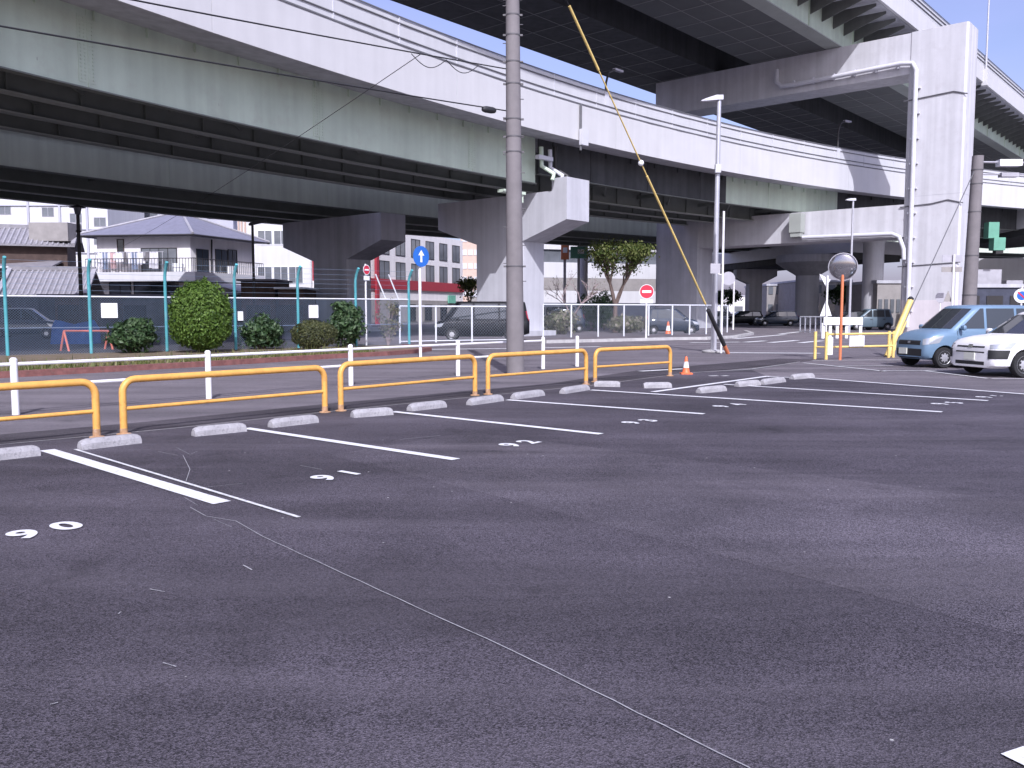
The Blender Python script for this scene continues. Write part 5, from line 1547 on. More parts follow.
# office with red trim
ra = P(372, 330, 95); ra.z = 0
rb = P(463, 330, 116); rb.z = 0
rd = (rb - ra).normalized(); rn = Vector((rd.y, -rd.x, 0)); rn = rn if rn.y < 0 else -rn
rback = -rn
RH = P(463, 241, 116).z
t = thing('office_building', 'white three-storey building with red trim between the two near piers', 'building', tuple(ra))
ring = lambda z, o=0.0: [ra - rd * 1 + rn * o + Vector((0, 0, z)), rb + rn * o + Vector((0, 0, z)), rb + rback * 12 + Vector((0, 0, z)), ra - rd * 1 + rback * 12 + Vector((0, 0, z))]
MB().rings([ring(-.1), ring(RH)]).build('wall', M['plaster_lav'] if False else M['plaster'], t)
zz = RH * 0.42
MB().box((ra - rd * 1 + rb) / 2 + rn * 0.1 + Vector((0, 0, zz)), ((rb - ra).length + 0.9, 0.24, 1.1), rd, rn, ZUP).build('red_band', M['red'], t)
MB().box((ra - rd * 1 + rb) / 2 + rn * 0.06 + Vector((0, 0, 0.14 * RH)), ((rb - ra).length + 0.8, 0.14, 0.24 * RH), rd, rn, ZUP).build('ground_floor', M['grey_wall'], t)
LL = (rb - ra).length
for row in (0.56, 0.83):
    for k in range(6):
        p = ra + rd * (LL * (0.12 + 0.158 * k))
        house_window(t, p + Vector((0, 0, RH * row)), rd, rn, 2.1, 2.1, M['glass_grey'], M['blackmetal'], 1)
for k in range(5):
    p = ra + rd * (LL * (0.2 + 0.18 * k)) + rn * .135
    house_window(t, p + Vector((0, 0, 1.3)), rd, rn, 1.8, 1.9, M['glass'], M['blackmetal'], 1)
for k in (0.03,):
    p = ra + rd * (LL * k) + rn * 0.3; MB().box(p + Vector((0, 0, RH * .45)), (0.5, 0.3, RH * .9), rd, rn, ZUP).build('red_pillar', M['red'], t)
p = ra + rd * LL * 0.83 + rn * 0.3
MB().box(p + Vector((0, 0, 3.0)), (2.0, 0.15, 1.0), rd, rn, ZUP).build('green_sign', M['sign_green'], t)
# red vertical signboard left of pier
p = P(317, 265, 90); p.z = 0
t = thing('signboard', 'red vertical signboard on a post left of the shaded pier', 'sign', tuple(p))
MB().tube([(0, 0, 0), (0, 0, 4.6)], 0.09, 8).build('post', M['blackmetal'], t, 50, world=False)
MB().box((0, 0, 5.7), (0.95, 0.25, 2.2)).build('board', M['red'], t, None, world=False)
MB().box((-0.1, -.14, 6.1), (0.25, 0.02, 0.9)).box((0.15, -.14, 5.3), (0.2, 0.02, 0.7)).build('white_mark', M['sign_white'], t, None, world=False)
# tower block
t, a, b, H = block('tower_block', 'distant beige apartment tower with a grid of small windows', 461, 486, 190, 205, M['beige_wall'], 14)
for i in range(4):
    for z in np.arange(2.5, H - 1, 2.9):
        x = a.x + (b.x - a.x) * (0.16 + 0.23 * i)
        MB().box((x, a.y - .05, z), (1.0, 0.12, 1.2)).build('window', M['white_wall'], t)

# buildings beyond the middle opening
def long_building(lab, pl, pr, rows, D0, D1, m, name='parking_building'):
    a, b = P(pl, 330, D0), P(pr, 330, D1)
    a.z = b.z = 0
    d = (b - a).normalized(); n = Vector((d.y, -d.x, 0)); n = n if n.y < 0 else -n
    t = thing(name, lab, 'building', tuple(a))
    H = rows[-1][1]
    c_ = (a + b) / 2
    MB().box(c_ - n * 6 + Vector((0, 0, H / 2 - .1)), ((b - a).length, 11.8, H), d, n, ZUP).build('core', M['grey_wall'], t)
    for z0, z1, mm in rows:
        MB().box(c_ - n * 5.8 + n * (0.3 if mm != 'glass_grey' else 0.0) + Vector((0, 0, (z0 + z1) / 2)), ((b - a).length + .2, 12.2, z1 - z0 - .02), d, n, ZUP).build('storey_band', M[mm], t)
    return t, a, b, d, n
t, a, b, d, n = long_building('white-banded low building seen under the viaduct beyond the trees', 528, 700, [(0.0, 2.6, 'dark_wall'), (2.6, 4.3, 'white_wall'), (4.3, 6.0, 'grey_wall'), (6.0, 8.1, 'white_wall'), (8.1, 9.8, 'glass_grey'), (9.8, 12.0, 'white_wall')], 118, 128, M['white_wall'])
p = P(565, 252, 100)
t = thing('shop_sign', 'orange and pale square rooftop sign panel left of the teal one', 'sign', (p.x, p.y, 0))
MB().bar(Vector((p.x, p.y + .3, 0)), Vector((p.x, p.y + .3, p.z + 2)), 0.3).build('post', M['sign_back'], t)
MB().box(p, (0.9, 0.3, 1.7)).build('panel', M['orange_pole'], t); MB().box(p + Vector((0, -.17, 0.2)), (0.5, 0.04, 0.6)).build('emblem', M['sign_white'], t)
p = P(579, 252.5, 98)
t = thing('shop_sign', 'teal rooftop sign panel left of the white mast', 'sign', (p.x, p.y, 0))
MB().bar(Vector((p.x, p.y + .3, 0)), Vector((p.x, p.y + .3, p.z + 2)), 0.3).build('post', M['sign_back'], t)
MB().box(p, (1.9, 0.3, 1.3)).build('panel', M['teal_green'], t); MB().box(p + Vector((0.2, -.17, 0.1)), (0.7, 0.04, 0.5)).build('emblem', M['sign_white'], t)
p = P(583.5, 330, 100); p.z = 0
tag(MB().tube([p, p + Vector((0, 0, 14))], 0.45, 10).build('mast', M['drainpipe'], None, 50, loc=p), 'plain pale round mast beyond the bare tree', 'mast')

# ------------------------------------------------------------------ trees under the viaduct
def tree(name, lab, base, H, trunk_h, spread, m, nleaf, lsize, r0=0.16, levels=3, seed=1, leafy=True):
    rng = random.Random(seed)
    t = thing(name, lab, 'tree', tuple(base))
    tb = MB(); lb = MB(); tips = []
    def grow(p, d, L, r, lv):
        m1 = p + d * L * .5 + Vector((rng.gauss(0, .05), rng.gauss(0, .05), 0)) * L
        e = p + d * L + Vector((rng.gauss(0, .06), rng.gauss(0, .06), 0)) * L
        tb.tube([p, m1, e], r, 6, r * 0.62)
        if lv == 0:
            tips.append(e); return
        for k in range(rng.choice((2, 3, 3))):
            a = rng.uniform(0, 6.28)
            nd = (d + Vector((math.cos(a), math.sin(a), 0)) * spread * rng.uniform(.5, 1.1) + Vector((0, 0, .10))).normalized()
            s = rng.uniform(.62, .85)
            grow(m1.lerp(e, rng.uniform(.5, 1)), nd, L * s, r * .6, lv - 1)
        if lv <= 2: tips.append(e)
    for k in range(4):
        a = 6.28 * k / 4 + rng.uniform(0, 1)
        grow(base + Vector((0, 0, trunk_h)), Vector((math.cos(a) * spread * .8, math.sin(a) * spread * .8, 1)).normalized(), (H - trunk_h) * .36, r0 * .62, levels)
    tb.tube([base + Vector((0, 0, -.1)), base + Vector((0, 0, trunk_h * .5)), base + Vector((0, 0, trunk_h + .1))], r0, 9, r0 * .75)
    tb.build('trunk', M['trunk'] if leafy else M['twig'], t, 60)
    if leafy:
        for e in tips:
            k = rng.uniform(.7, 1.3)
            leaves(lb, e, (0.75 * k, 0.75 * k, 0.5 * k), nleaf, lsize, inner=1.0, rng=rng)
        lb.build('crown', m, t)
    elif nleaf:
        for e in tips: leaves(lb, e, (0.3, 0.3, 0.3), nleaf, lsize, inner=1.0, rng=rng)
        lb.build('crown', m, t)
    return t
q = P(615, 330, 62); q.z = 0
tree('leafy_tree', 'spreading olive-green tree beyond the long mesh fence', q, 6.9, 1.8, 0.44, M['leaf_tree'], 40, 0.11, 0.20, 3, 5)
q = P(572, 330, 60); q.z = 0
tree('bare_tree', 'small leafless tree between the pier and the olive-green tree', q, 4.6, 1.0, 0.8, M['leaf_dry'], 3, 0.05, 0.10, 3, 8, False)
q = P(470, 330, 80); q.z = 0
tree('young_tree', 'young yellowish tree in front of the beige tower', q, 4.9, 2.0, 0.4, M['leaf_tree'], 30, 0.12, 0.10, 2, 3)
for k, (px, D, rx, rz_, lab) in enumerate(((592, 66, 2.1, 1.5, 'dark round bush left of the olive-green tree trunk'), (604, 68, 1.5, 1.6, 'dark bush just behind the olive-green tree trunk'), (560, 57, 1.9, 0.8, 'low scrubby pale bush behind the mesh fence near the pier'), (628, 60, 2.6, 0.6, 'low hedge of pale scrub at the foot of the olive-green tree'))):
    q = P(px, 330, D); q.z = 0
    t = thing('bush', lab, 'bush', tuple(q))
    mb = MB(); leaves(mb, q + Vector((0, 0, rz_)), (rx * .62, .9, rz_), 1500, 0.12, inner=.8, bumps=.15); mb.build('foliage', M['leaf_dark'] if k < 2 else M['leaf_dry'], t)
    mb = MB()
    for j in range(5): mb.tube([q, q + Vector((random.uniform(-.5, .5) * rx, random.uniform(-.4, .4), rz_ * 1.2))], 0.04, 5, 0.01)
    mb.build('stem', M['trunk'], t)

# ------------------------------------------------------------------ ramps and piers in the right distance
def ramp(lab, pts, w, th, par, m_f, m_u, name='ramp'):
    """pts: near-edge 3D points of the deck underside; deck extends away by w"""
    t = thing(name, lab, 'ramp bridge', (pts[0].x, pts[0].y, 0))
    def sw(prof):
        rg = []
        for k, p in enumerate(pts):
            d = (pts[min(k + 1, len(pts) - 1)] - pts[max(k - 1, 0)]); d.z = 0; d.normalize()
            n = Vector((-d.y, d.x, 0)); n = n if n.y > 0 else -n
            rg.append([p + n * q + Vector((0, 0, z)) for q, z in prof])
        return MB().rings(rg)
    sw(rect(0.0, w, 0.0, th)).build('deck', m_u, t, 30)
    sw(rect(-0.25, 0.0, th * 0.45, th + par)).build('parapet', m_f, t, 30)
    sw(rect(w, w + .25, th * 0.5, th + par)).build('far_parapet', m_f, t, 30)
    return t
ramp('distant curved ramp with pale edge below the lower crossbeam', [P(650, 274, 128), P(690, 272.5, 120), P(725, 270, 112), P(765, 266, 104), P(800, 262, 98), P(850, 259, 93), P(900, 262, 96)], 8, 1.6, 0.5, M['drainpipe'], M['steel_dark'])
def round_pier(px, D, rcol, ztop, capr, lab, m):
    b_ = P(px, 330, D); b_.z = 0
    t = thing('bridge_pier', lab, 'bridge pier', tuple(b_), 0, 'piers of the distant ramps')
    MB().lathe([(rcol, -.1), (rcol, ztop - 2.2)], b_, 24).build('column', m, t, 50)
    MB().lathe([(rcol, ztop - 2.2), (rcol + .3, ztop - 2.0), (capr * .75, ztop - 1.4), (capr, ztop - .8), (capr, ztop)], b_, 24).build('flared_cap', m, t, 50)
round_pier(806, 97, 1.25, 7.6, 3.4, 'dark round pier with a flared cap under the distant ramp', M['conc_dk'])
q = P(753, 330, 104); q.z = 0
t = thing('bridge_pier', 'far T-shaped square pier left of the dark round one', 'bridge pier', tuple(q), 0, 'piers of the distant ramps')
MB().box((0, 0, 2.4), (1.5, 1.6, 5.0)).build('column', M['conc_dk'], t, None, world=False)
MB().rings([[(x, -.75, z) for x, z in ((-2.3, 6.4), (2.5, 6.4), (2.5, 5.6), (0.75, 4.7), (-.75, 4.7), (-2.3, 5.4))], [(x, .75, z) for x, z in ((-2.3, 6.4), (2.5, 6.4), (2.5, 5.6), (0.75, 4.7), (-.75, 4.7), (-2.3, 5.4))]]).build('crosshead', M['conc_dk'], t, None, world=False)
q = P(871, 330, 88); q.z = 0
t = thing('bridge_pier', 'pale round pier between the traffic mirror and the pillar', 'bridge pier', tuple(q), 0, 'piers of the distant ramps')
MB().lathe([(1.0, -.1), (1.0, 8.2), (1.5, 9.0), (1.6, 9.6)], n=22).build('column', M['conc'], t, 50, world=False)
# ramp right of the pillar
ramp('curved side ramp passing behind the leaning utility pole', [P(952, 246, 96), P(985, 243, 93), P(1020, 236, 88), P(1070, 228, 82), P(1120, 214, 76)], 9, 1.5, 1.6, M['parapet'], M['steel_dark'])
ramp('lower far road bridge behind the blue car roof', [P(950, 289, 110), P(1000, 289.5, 108), P(1080, 290, 104)], 10, 1.2, 2.6, M['white_wall'], M['steel_dark'])
q = P(991, 240, 84)
t = thing('bearing_housing', 'green bearing housing under the deck right of the leaning pole', 'bearing', tuple(q))
MB().box((0, 0, 0.9), (1.0, 0.9, 1.5)).build('upper_box', M['teal_green'], t, None, world=False)
MB().box((0.55, -.1, -0.4), (1.1, 0.9, 1.2)).build('lower_box', M['teal_green'], t, None, world=False)
MB().box((0.6, -.2, -1.15), (0.7, 0.6, 0.35)).build('shoe', M['blackmetal'], t, None, world=False)
# dark yard wall right
t, a, b, H = block('warehouse', 'dark open-fronted low building behind the two parked cars', 958, 1075, 75, 286, M['dark_wall'], 8)
mb = MB()
for k in range(5): mb.box(a.lerp(b, .1 + .2 * k) + Vector((0, -.03, H * .42)), (1.4, 0.08, H * .7))
mb.build('shutter', M['blackmetal'], t)
t, a, b, H = block('distant_building', 'pale block far behind the leaning utility pole', 946, 1090, 150, 250, M['white_wall'], 12)
mb = MB()
for z in (5, 8.5, 12): mb.box((a + b) / 2 + Vector((0, -.05, z)), ((b - a).length * .95, 0.12, 1.2))
mb.build('window_band', M['glass_grey'], t)
q = P(985, 278, 86)
t = thing('roof_tank', 'grey rooftop machinery boxes on the low dark building', 'roof machinery', tuple(q))
MB().box((0, 0, 0), (2.4, 1.5, 1.6)).box((2.6, 0, -.7), (1.6, 1.2, 0.9)).build('casing', M['sign_back'], t, None, world=False)
MB().box((0.5, 0, -2.0), (4.8, 1.8, 2.1)).build('stand', M['grey_wall'], t, None, world=False)
# low fences and distant walls behind the road
mesh_fence([P(800, 330, 62) - Vector((0, 0, P(800, 330, 62).z)), P(826, 330, 58) - Vector((0, 0, P(826, 330, 58).z))], 1.1, 'short white road railing left of the white barricade', 'road_railing', 0.75, False)
mesh_fence([P(958, 330, 44) - Vector((0, 0, P(958, 330, 44).z)), P(1010, 330, 44) - Vector((0, 0, P(1010, 330, 44).z))], 1.75, 'pale mesh fence just behind the blue car roof', 'mesh_fence', 1.3)
for lab, pl, pr, D, yt, m, dp in (('grey distant building right of the far T-shaped pier', 766, 796, 150, 285, 'grey_wall', 14), ('brown distant building behind the dark round pier', 796, 850, 140, 281, 'grey_wall', 14), ('long low dark building closing the road under the ramp', 700, 800, 170, 313, 'dark_wall', 14),
                                 ('pale far block above the low dark building', 690, 745, 210, 296, 'plaster', 14), ('brown door-fronted building left of the pillar foot', 876, 900, 86, 282, 'grey_wall', 8), ('far grey office row behind the black van', 470, 540, 150, 296, 'grey_wall', 12)):
    t, a, b, H = block('distant_building', lab, pl, pr, D, yt, M[m], dp)
    n = 4
    for z in np.arange(2.0, H - .8, 3.0):
        for k in range(n): MB().box(a.lerp(b, (k + .5) / n) + Vector((0, -.04, z)), ((b - a).length / n * .6, 0.1, 1.3)).build('window', M['glass_grey'], t)
q = P(730, 330, 120); q.z = 0
for k, (px, D, r_, lab) in enumerate(((708, 112, 2.2, 'dark tree mass at the far end of the road, left'), (725, 116, 2.0, 'round far tree behind the T-shaped pier'), (842, 100, 1.6, 'small far tree right of the dark round pier'))):
    q = P(px, 330, D); q.z = 0
    tree('distant_tree', lab, q, 4.6 + .3 * k, 1.5, .7, M['leaf_dark'], 40, 0.2, 0.14, 2, 20 + k)
# street lamps far right
q = P(733, 330, 70); q.z = 0
tag(MB().tube([q, q + Vector((0, 0, 4.2)), q + Vector((-1.6, 0, 4.5))], 0.07, 7).build('goal_post', M['white_paint'], None, 50, loc=q), 'white bent height-limit pole beyond the mesh fence corner', 'pole')

# ------------------------------------------------------------------ cars
def car_builder(kind):
    """returns proto data: dict of part name -> list of (MB, material, smooth, sub-list). Local axes: x forward, y left, z up"""
    pass

def interp(tab, x):
    for (x0, v0), (x1, v1) in zip(tab[:-1], tab[1:]):
        if x0 <= x <= x1:
            f = (x - x0) / (x1 - x0)
            return v0 + (v1 - v0) * f
    return tab[0][1] if x < tab[0][0] else tab[-1][1]

def make_car(name, lab, cat, pos, yaw, cfg, paint, detail=True, group=None):
    t = thing(name, lab, cat, (pos.x, pos.y, 0.0), yaw, group)
    L, Wd, Ht = cfg['L'], cfg['W'], cfg['H']
    f, r = L / 2, -L / 2
    belt = cfg['belt']; hood = cfg['hood']   # tables x->z
    hw = Wd / 2
    # ---- lower hull
    xs = [f, f - .03, f - .10, f - .22, f - .40] + list(np.linspace(f - .60, r + .45, 15)) + [r + .25, r + .12, r + .04, r]
    wsc = lambda x: interp([(r, .86), (r + .04, .915), (r + .12, .955), (r + .25, .985), (r + .45, 1.0), (f - .60, 1.0), (f - .40, .985), (f - .22, .945), (f - .10, .885), (f - .03, .82), (f, .75)], x)
    rg = []
    for x in xs:
        w = hw * wsc(x)
        zt = interp(hood, x); zb = interp(cfg['under'], x)
        zm = zb + (zt - zb) * .45
        e = min(1.0, max(0.0, (f - x) / .25)); e = min(e, max(0, (x - r) / .12))
        half = [(w * .80, zb), (w * .955, zb + .06), (w * .99, zb + .16), (w * 1.0, zm), (w * .985, zt - .16), (w * .955, zt - .07), (w * .88, zt - .015), (w * .72, zt + .012), (w * .35, zt + .03)]
        rg.append([(x, y, z) for y, z in half] + [(x, -y, z) for y, z in half[::-1]])
    hb = MB(); hb.rings(rg)
    # ---- greenhouse
    gh = cfg['gh']      # list of (x at belt, x at roof) rings
    ga_ = MB()
    nz = 6
    xb0, xb1, xr0, xr1 = gh['front_base'], gh['rear_base'], gh['front_roof'], gh['rear_roof']
    rg = []
    wb_, wr_ = hw * .955, hw * gh['tumble']
    zr = Ht - .05
    for k in range(nz + 1):
        s = k / nz
        z0 = gh['zb'] - .08 + (zr - gh['zb'] + .08) * s
        ss = (z0 - gh['zb']) / (zr - gh['zb'])
        x0 = xb0 + (xr0 - xb0) * ss; x1 = xb1 + (xr1 - xb1) * ss
        w = wb_ + (wr_ - wb_) * ss
        c_ = .16
        loop = [(x0 + .05, 0), (x0 + .02, w * .6), (x0 - .10, w * .90), (x0 - .24, w * .985), ((x0 + x1) / 2, w * 1.0), (x1 + .2, w * .985), (x1 + .06, w * .92), (x1, w * .7), (x1 - .01, 0)]
        rg.append([(x, y, z0) for x, y in loop] + [(x, -y, z0) for x, y in loop[::-1][1:-1]])
    # roof crown
    x0, x1, w = xr0, xr1, wr_
    for (ins, dz) in ((.06, .028), (.16, .045), (.40, .055)):
        loop = [(x0 + .05 - ins * .9, 0), (x0 + .02 - ins * .9, (w - ins) * .6), (x0 - .10 - ins * .7, (w - ins) * .90), (x0 - .24 - ins * .5, (w - ins) * .985), ((x0 + x1) / 2, w - ins), (x1 + .2 + ins * .4, (w - ins) * .985), (x1 + .06 + ins * .5, (w - ins) * .92), (x1 + ins * .6, (w - ins) * .7), (x1 - .01 + ins * .6, 0)]
        rg.append([(x, y, zr + dz) for x, y in loop] + [(x, -y, zr + dz) for x, y in loop[::-1][1:-1]])
    ga_.rings(rg)
    full = MB(); full.add(hb.v, hb.f); full.add(ga_.v, ga_.f)
    # raycast tree of the outer skin
    bv = BVHTree.FromPolygons([Vector(v) for v in full.v], full.f)
    # wheel arches by boolean
    wr = cfg['wheel_r']
    body = full.build('body', paint, t, 38, world=False)
    cut = MB()
    for x in (cfg['wf'], cfg['wrr']):
        for s in (-1, 1):
            cut.lathe([(wr + .055, 0), (wr + .055, .34)], (x, s * (hw + .06), wr), 30, ax=(1, 0, 0), ay=(0, 0, 1), az=(0, -s, 0))
    co = cut.build('cutter_tmp', paint, None, None, world=False)
    XF.pop(co.name, None)
    co.matrix_world = Matrix.Identity(4)
    keep = body.parent; body.parent = None
    mo = body.modifiers.new('b', 'BOOLEAN'); mo.object = co; mo.operation = 'DIFFERENCE'; mo.solver = 'EXACT'; mo.use_self = True
    dg = bpy.context.evaluated_depsgraph_get()
    me = bpy.data.meshes.new_from_object(body.evaluated_get(dg))
    body.modifiers.clear(); body.data = me; body.parent = keep
    bpy.data.objects.remove(co)
    me.polygons.foreach_set('use_smooth', [True] * len(me.polygons)); me.set_sharp_from_angle(angle=R(38))

    def patch(nm, quad, direc, m, n=8, off=.006, parent=None, thick=.0):
        """bilinear quad of 3D points thrown onto the skin along direc"""
        q = [Vector(p) for p in quad]; d = Vector(direc).normalized()
        vs_, ok = [], True
        for i in range(n + 1):
            for j in range(n + 1):
                u_, v_ = i / n, j / n
                p = q[0].lerp(q[1], u_).lerp(q[3].lerp(q[2], u_), v_)
                h_, nn_, _, _ = bv.ray_cast(p - d * 3, d, 8)
                if h_ is None: h_ = p
                vs_.append(h_ - d * off)
        fs = [(i * (n + 1) + j, (i + 1) * (n + 1) + j, (i + 1) * (n + 1) + j + 1, i * (n + 1) + j + 1) for i in range(n) for j in range(n)]
        mb = MB(); mb.add(vs_, fs)
        o = mb.build(nm, m, parent or t, 60, world=False)
        return o
    zb, hr = gh['zb'], zr
    # windscreen, rear screen
    ws = .90
    fx = lambda s, k=0: xb0 + (xr0 - xb0) * s
    lo, hi = .06, .93
    zl, zh = zb + (zr - zb) * lo, zb + (zr - zb) * hi
    patch('windscreen', [(fx(lo), -wb_ * .89, zl), (fx(lo), wb_ * .89, zl), (fx(hi), wr_ * .89, zh), (fx(hi), -wr_ * .89, zh)], (-1, 0, -.05), M['car_glass'], 26, .012)
    rx = lambda s: xb1 + (xr1 - xb1) * s
    patch('rear_screen', [(rx(lo), -wb_ * .78, zl), (rx(lo), wb_ * .78, zl), (rx(hi), wr_ * .80, zh), (rx(hi), -wr_ * .80, zh)], (1, 0, 0), M['glass'], 6)
    for s in (-1, 1):
        for (xa0, xa1, xc0, xc1) in cfg['side_windows']:
            patch('side_window', [(xa0, s * 1, zl), (xa1, s * 1, zl), (xc1, s * 1, zh), (xc0, s * 1, zh)], (0, -s, 0), M['car_glass'], 10)
    # lamps
    for s in (-1, 1):
        q = cfg['headlight']
        patch('headlight', [(q[0][0], s * q[0][1], q[0][2]), (q[1][0], s * q[1][1], q[1][2]), (q[2][0], s * q[2][1], q[2][2]), (q[3][0], s * q[3][1], q[3][2])], (-.8, -s * .6, 0), M['lens'], 8, .008)
        q = cfg['tail']
        patch('tail_lamp', [(r, s * hw * .62, q[0]), (r, s * hw * .85, q[0]), (r, s * hw * .85, q[1]), (r, s * hw * .62, q[1])], (1, 0, 0), M['sign_red'], 4)
        if cfg.get('corner'):
            q = cfg['corner']
            patch('bumper_corner', [(q[0][0], s * q[0][1], q[0][2]), (q[1][0], s * q[1][1], q[1][2]), (q[2][0], s * q[2][1], q[2][2]), (q[3][0], s * q[3][1], q[3][2])], (-.8, -s * .6, 0), M['blackplastic'], 8, .008)
    for nm, y0, z0, z1, m_, o_ in cfg['front']:
        patch(nm, [(f, -y0, z0), (f, y0, z0), (f, y0, z1), (f, -y0, z1)], (-1, 0, 0), m_, 8, o_)
    zp = cfg['plate_z']; py = cfg.get('plate_y', 0)
    MB().box((f + .015, py, zp), (.02, .33, .165)).build('license_plate', M['plate'], t, None, world=False)
    # side trim
    for s in (-1, 1):
        mb = MB()
        mx_ = cfg['mirror_x']
        mb.lathe([(.03, -.09), (.075, -.07), (.085, 0), (.08, .06), (.03, .08)], (mx_, s * (hw + .09), zb + .06), 10, ax=(.6, 0, 0), ay=(0, 0, .85), az=(0, s, 0))
        mb.bar((mx_ - .02, s * (hw * .90), zb + .03), (mx_ - .02, s * (hw + .03), zb + .04), .05)
        mb.build('side_mirror', paint, t, 50, world=False)
        for xh in cfg['handles']:
            patch('door_handle', [(xh - .09, s, zb - .17), (xh + .09, s, zb - .17), (xh + .09, s, zb - .13), (xh - .09, s, zb - .13)], (0, -s, 0), paint if detail else M['blackplastic'], 2, .03)
        for xd in cfg['seams']:
            patch('door_seam', [(xd - .006, s, .32), (xd + .006, s, .32), (xd + .006, s, zb - .02), (xd - .006, s, zb - .02)], (0, -s, 0), M['blackplastic'], 6, .003)
        patch('sill_trim', [(cfg['wrr'] + wr + .08, s, .20), (cfg['wf'] - wr - .08, s, .20), (cfg['wf'] - wr - .08, s, .255), (cfg['wrr'] + wr + .08, s, .255)], (0, -s, 0), M['blackplastic'], 6, .004)
    # wheels
    for x in (cfg['wf'], cfg['wrr']):
        for s in (-1, 1):
            w = thing('wheel_tmp', 'x', 'x')
            bpy.data.objects.remove(w)
            cy = s * (hw - .10)
            az = (0, s, 0)
            ty = MB().lathe([(wr * .66, -.085), (wr * .93, -.088), (wr, -.055), (wr, .055), (wr * .93, .088), (wr * .66, .085)], (x, cy, wr), 28, ax=(1, 0, 0), ay=(0, 0, 1), az=az)
            wo = ty.build('wheel', M['rubber'], t, 40, world=False)
            rm = MB()
            rm.lathe([(wr * .68, .07), (wr * .66, .088), (wr * .60, .078), (wr * .30, .092), (wr * .14, .098), (0.005, .10)], (x, cy, wr), 28, ax=(1, 0, 0), ay=(0, 0, 1), az=az)
            rm.build('rim', M['hubcap'], wo, 40, world=False)
            sl = MB()
            for k in range(8):
                a = 2 * math.pi * (k + .5) / 8
                c0 = Vector((x + math.cos(a) * wr * .47, cy + s * .0905, wr + math.sin(a) * wr * .47))
                er = Vector((math.cos(a), 0, math.sin(a))); et = Vector((-math.sin(a), 0, math.cos(a)))
                sl.box(c0, (wr * .24, .012, wr * .15), er, Vector((0, 1, 0)), et)
            sl.build('rim_slot', M['blackplastic'], wo, None, world=False)
    # dark inner arches
    mb = MB()
    for x in (cfg['wf'], cfg['wrr']):
        mb.box((x, 0, wr + .12), (wr * 2.0, Wd - .52, wr * 1.2))
    mb.build('underbody', M['blackplastic'], t, None, world=False)
    return t

KEI = dict(L=3.40, W=1.475, H=1.66, wheel_r=.275, wf=1.17, wrr=-1.25,
           belt=None, hood=[(-1.70, .98), (-1.5, 1.02), (.75, 1.0), (1.15, .985), (1.40, .93), (1.55, .875), (1.64, .80), (1.70, .66)],
           under=[(-1.70, .34), (-1.4, .22), (1.3, .20), (1.6, .22), (1.70, .27)],
           gh=dict(front_base=1.06, rear_base=-1.66, front_roof=.30, rear_roof=-1.50, zb=1.0, tumble=.845),
           side_windows=[(-.02, .70, -.02, .08), (-.98, -.10, -.95, -.10), (-1.45, -1.06, -1.34, -1.03)],
           headlight=[(1.66, .50, .60), (1.36, .73, .66), (1.22, .735, .86), (1.60, .44, .76)],
           tail=(.75, 1.25), front=[('grille', .44, .60, .72, M['blackplastic'], .006), ('lower_grille', .50, .31, .50, M['blackplastic'], .006), ('emblem', .06, .64, .70, M['chrome'], .014), ('bumper_lip', .52, .245, .275, M['blackplastic'], .006)],
           plate_z=.43, plate_y=-.24, mirror_x=.72, handles=(-.02 + .08 - .0, -.92), seams=(.80, -.06, -1.0))
WAG = dict(L=4.20, W=1.69, H=1.50, wheel_r=.295, wf=1.36, wrr=-1.18,
           belt=None, hood=[(-2.10, .95), (-1.9, .97), (.7, .95), (1.1, .945), (1.5, .905), (1.82, .85), (1.98, .79), (2.06, .72), (2.10, .60)],
           under=[(-2.10, .35), (-1.8, .24), (1.7, .20), (2.0, .20), (2.10, .22)],
           gh=dict(front_base=1.16, rear_base=-2.04, front_roof=.36, rear_roof=-1.80, zb=.95, tumble=.80),
           side_windows=[(.10, .80, .10, .14), (-.80, .02, -.78, .02), (-1.75, -.88, -1.62, -.86)],
           headlight=[(2.02, .56, .64), (1.70, .82, .66), (1.58, .83, .80), (1.98, .50, .74)],
           corner=[(2.06, .53, .42), (1.80, .82, .42), (1.74, .83, .62), (2.05, .53, .62)],
           tail=(.70, 1.2), front=[('grille', .44, .665, .70, M['blackplastic'], .006), ('emblem', .07, .66, .735, M['chrome'], .014), ('bumper_slot', .45, .545, .575, M['blackplastic'], .006), ('lower_grille', .46, .27, .35, M['blackplastic'], .006)],
           plate_z=.46, plate_y=0.0, mirror_x=.80, handles=(.15, -.75), seams=(.95, .06, -.84))
VAN = dict(L=4.85, W=1.80, H=1.98, wheel_r=.32, wf=1.50, wrr=-1.45,
           belt=None, hood=[(-2.42, 1.05), (1.2, 1.06), (1.9, 1.04), (2.2, .97), (2.36, .86), (2.42, .70)],
           under=[(-2.42, .36), (-2.0, .24), (2.1, .22), (2.42, .26)],
           gh=dict(front_base=1.95, rear_base=-2.38, front_roof=1.30, rear_roof=-2.2, zb=1.05, tumble=.82),
           side_windows=[(.45, 1.55, .45, 1.02), (-.85, .35, -.83, .35), (-2.05, -.95, -1.95, -.93)],
           headlight=[(2.34, .60, .66), (2.0, .87, .70), (1.9, .88, .88), (2.28, .55, .80)],
           tail=(.8, 1.5), front=[('grille', .5, .60, .78, M['blackplastic'], .006), ('lower_grille', .55, .32, .48, M['blackplastic'], .006)],
           plate_z=.5, mirror_x=1.2, handles=(.5, -.75), seams=(1.4, .40, -.9), glass=M['glass'])

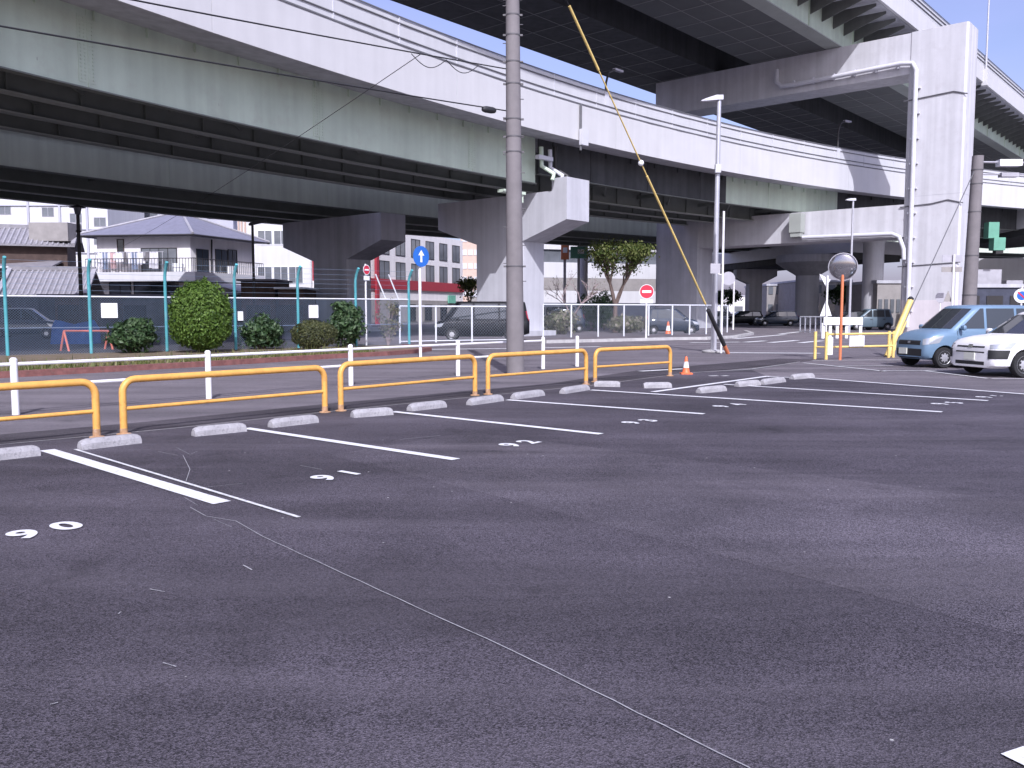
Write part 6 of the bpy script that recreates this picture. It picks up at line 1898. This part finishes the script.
hd = R(192)
def car_at(fw, yaw, cfg):
    """place so that the near front wheel touches the ground at fw"""
    off = Matrix.Rotation(yaw, 3, 'Z') @ Vector((cfg['wf'], cfg['W'] / 2 - .10, 0))
    return Vector((fw.x - off.x, fw.y - off.y, 0))
fwb = G(942, 368.0)
make_car('parked_car', 'light blue boxy kei car, parked behind the white wagon', 'car', car_at(fwb, hd, KEI), hd, KEI, M['car_blue'])
fww = G(1021, 377.5)
make_car('parked_car', 'white station wagon with black bumper corners, cut by the picture edge', 'car', car_at(fww, hd, WAG), hd, WAG, M['car_white'])
q = (G(430, 342) + G(528, 341)) / 2 + Vector((0, 1.6, 0))
make_car('parked_car', 'long black van side-on behind the mesh fence by the pier', 'van', Vector((q.x + .05, 44.9, 0)), R(180), VAN, M['car_black'], False, 'cars parked under the viaduct')
q = P(668, 330, 56)
make_car('parked_car', 'dark car behind the long mesh fence beside the no-entry sign', 'car', Vector((q.x + .3, 56.5, 0)), R(0), KEI, M['car_navy'], False, 'cars parked under the viaduct')
q = P(553, 330, 60)
make_car('parked_car', 'dark car nosing out from behind the pale pier', 'car', Vector((q.x + .6, 62.0, 0)), R(185), KEI, M['car_navy'], False, 'cars parked under the viaduct')
q = P(553, 330, 82)
make_car('parked_car', 'white van far behind the bare tree', 'van', Vector((q.x, 84, 0)), R(160), VAN, M['car_white'], False, 'cars parked under the viaduct')
M['car_slate'] = mat('car_slate', (0.11, 0.155, 0.19), 0.4, 0.1, var=0.02, coat=0.3)
q = P(880, 330, 68)
make_car('parked_car', 'blue-grey small car at the foot of the pillar', 'car', Vector((q.x - .3, 69.5, 0)), R(178), KEI, M['car_slate'], False, 'cars parked under the viaduct')
for px, D, m_, yaw, lab in ((712, 96, 'car_silver', 178, 'silver car far along the road, left of the T-shaped pier'), (742, 92, 'car_black', 183, 'black car far along the road in front of the T-shaped pier'), (776, 88, 'car_navy', 180, 'dark car far along the road just left of the dark round pier'), (850, 70, 'car_black', 180, 'dark car behind the orange mirror pole')):
    q = P(px, 330, D)
    make_car('parked_car', lab, 'car', Vector((q.x, D, 0)), R(yaw), WAG, M[m_], False, 'cars parked under the viaduct')
q = P(27, 330, 48)
make_car('parked_car', 'dark car in the shaded yard behind the left end of the chain-link fence', 'car', Vector((q.x, 48, 0)), R(12), KEI, M['car_navy'], False)
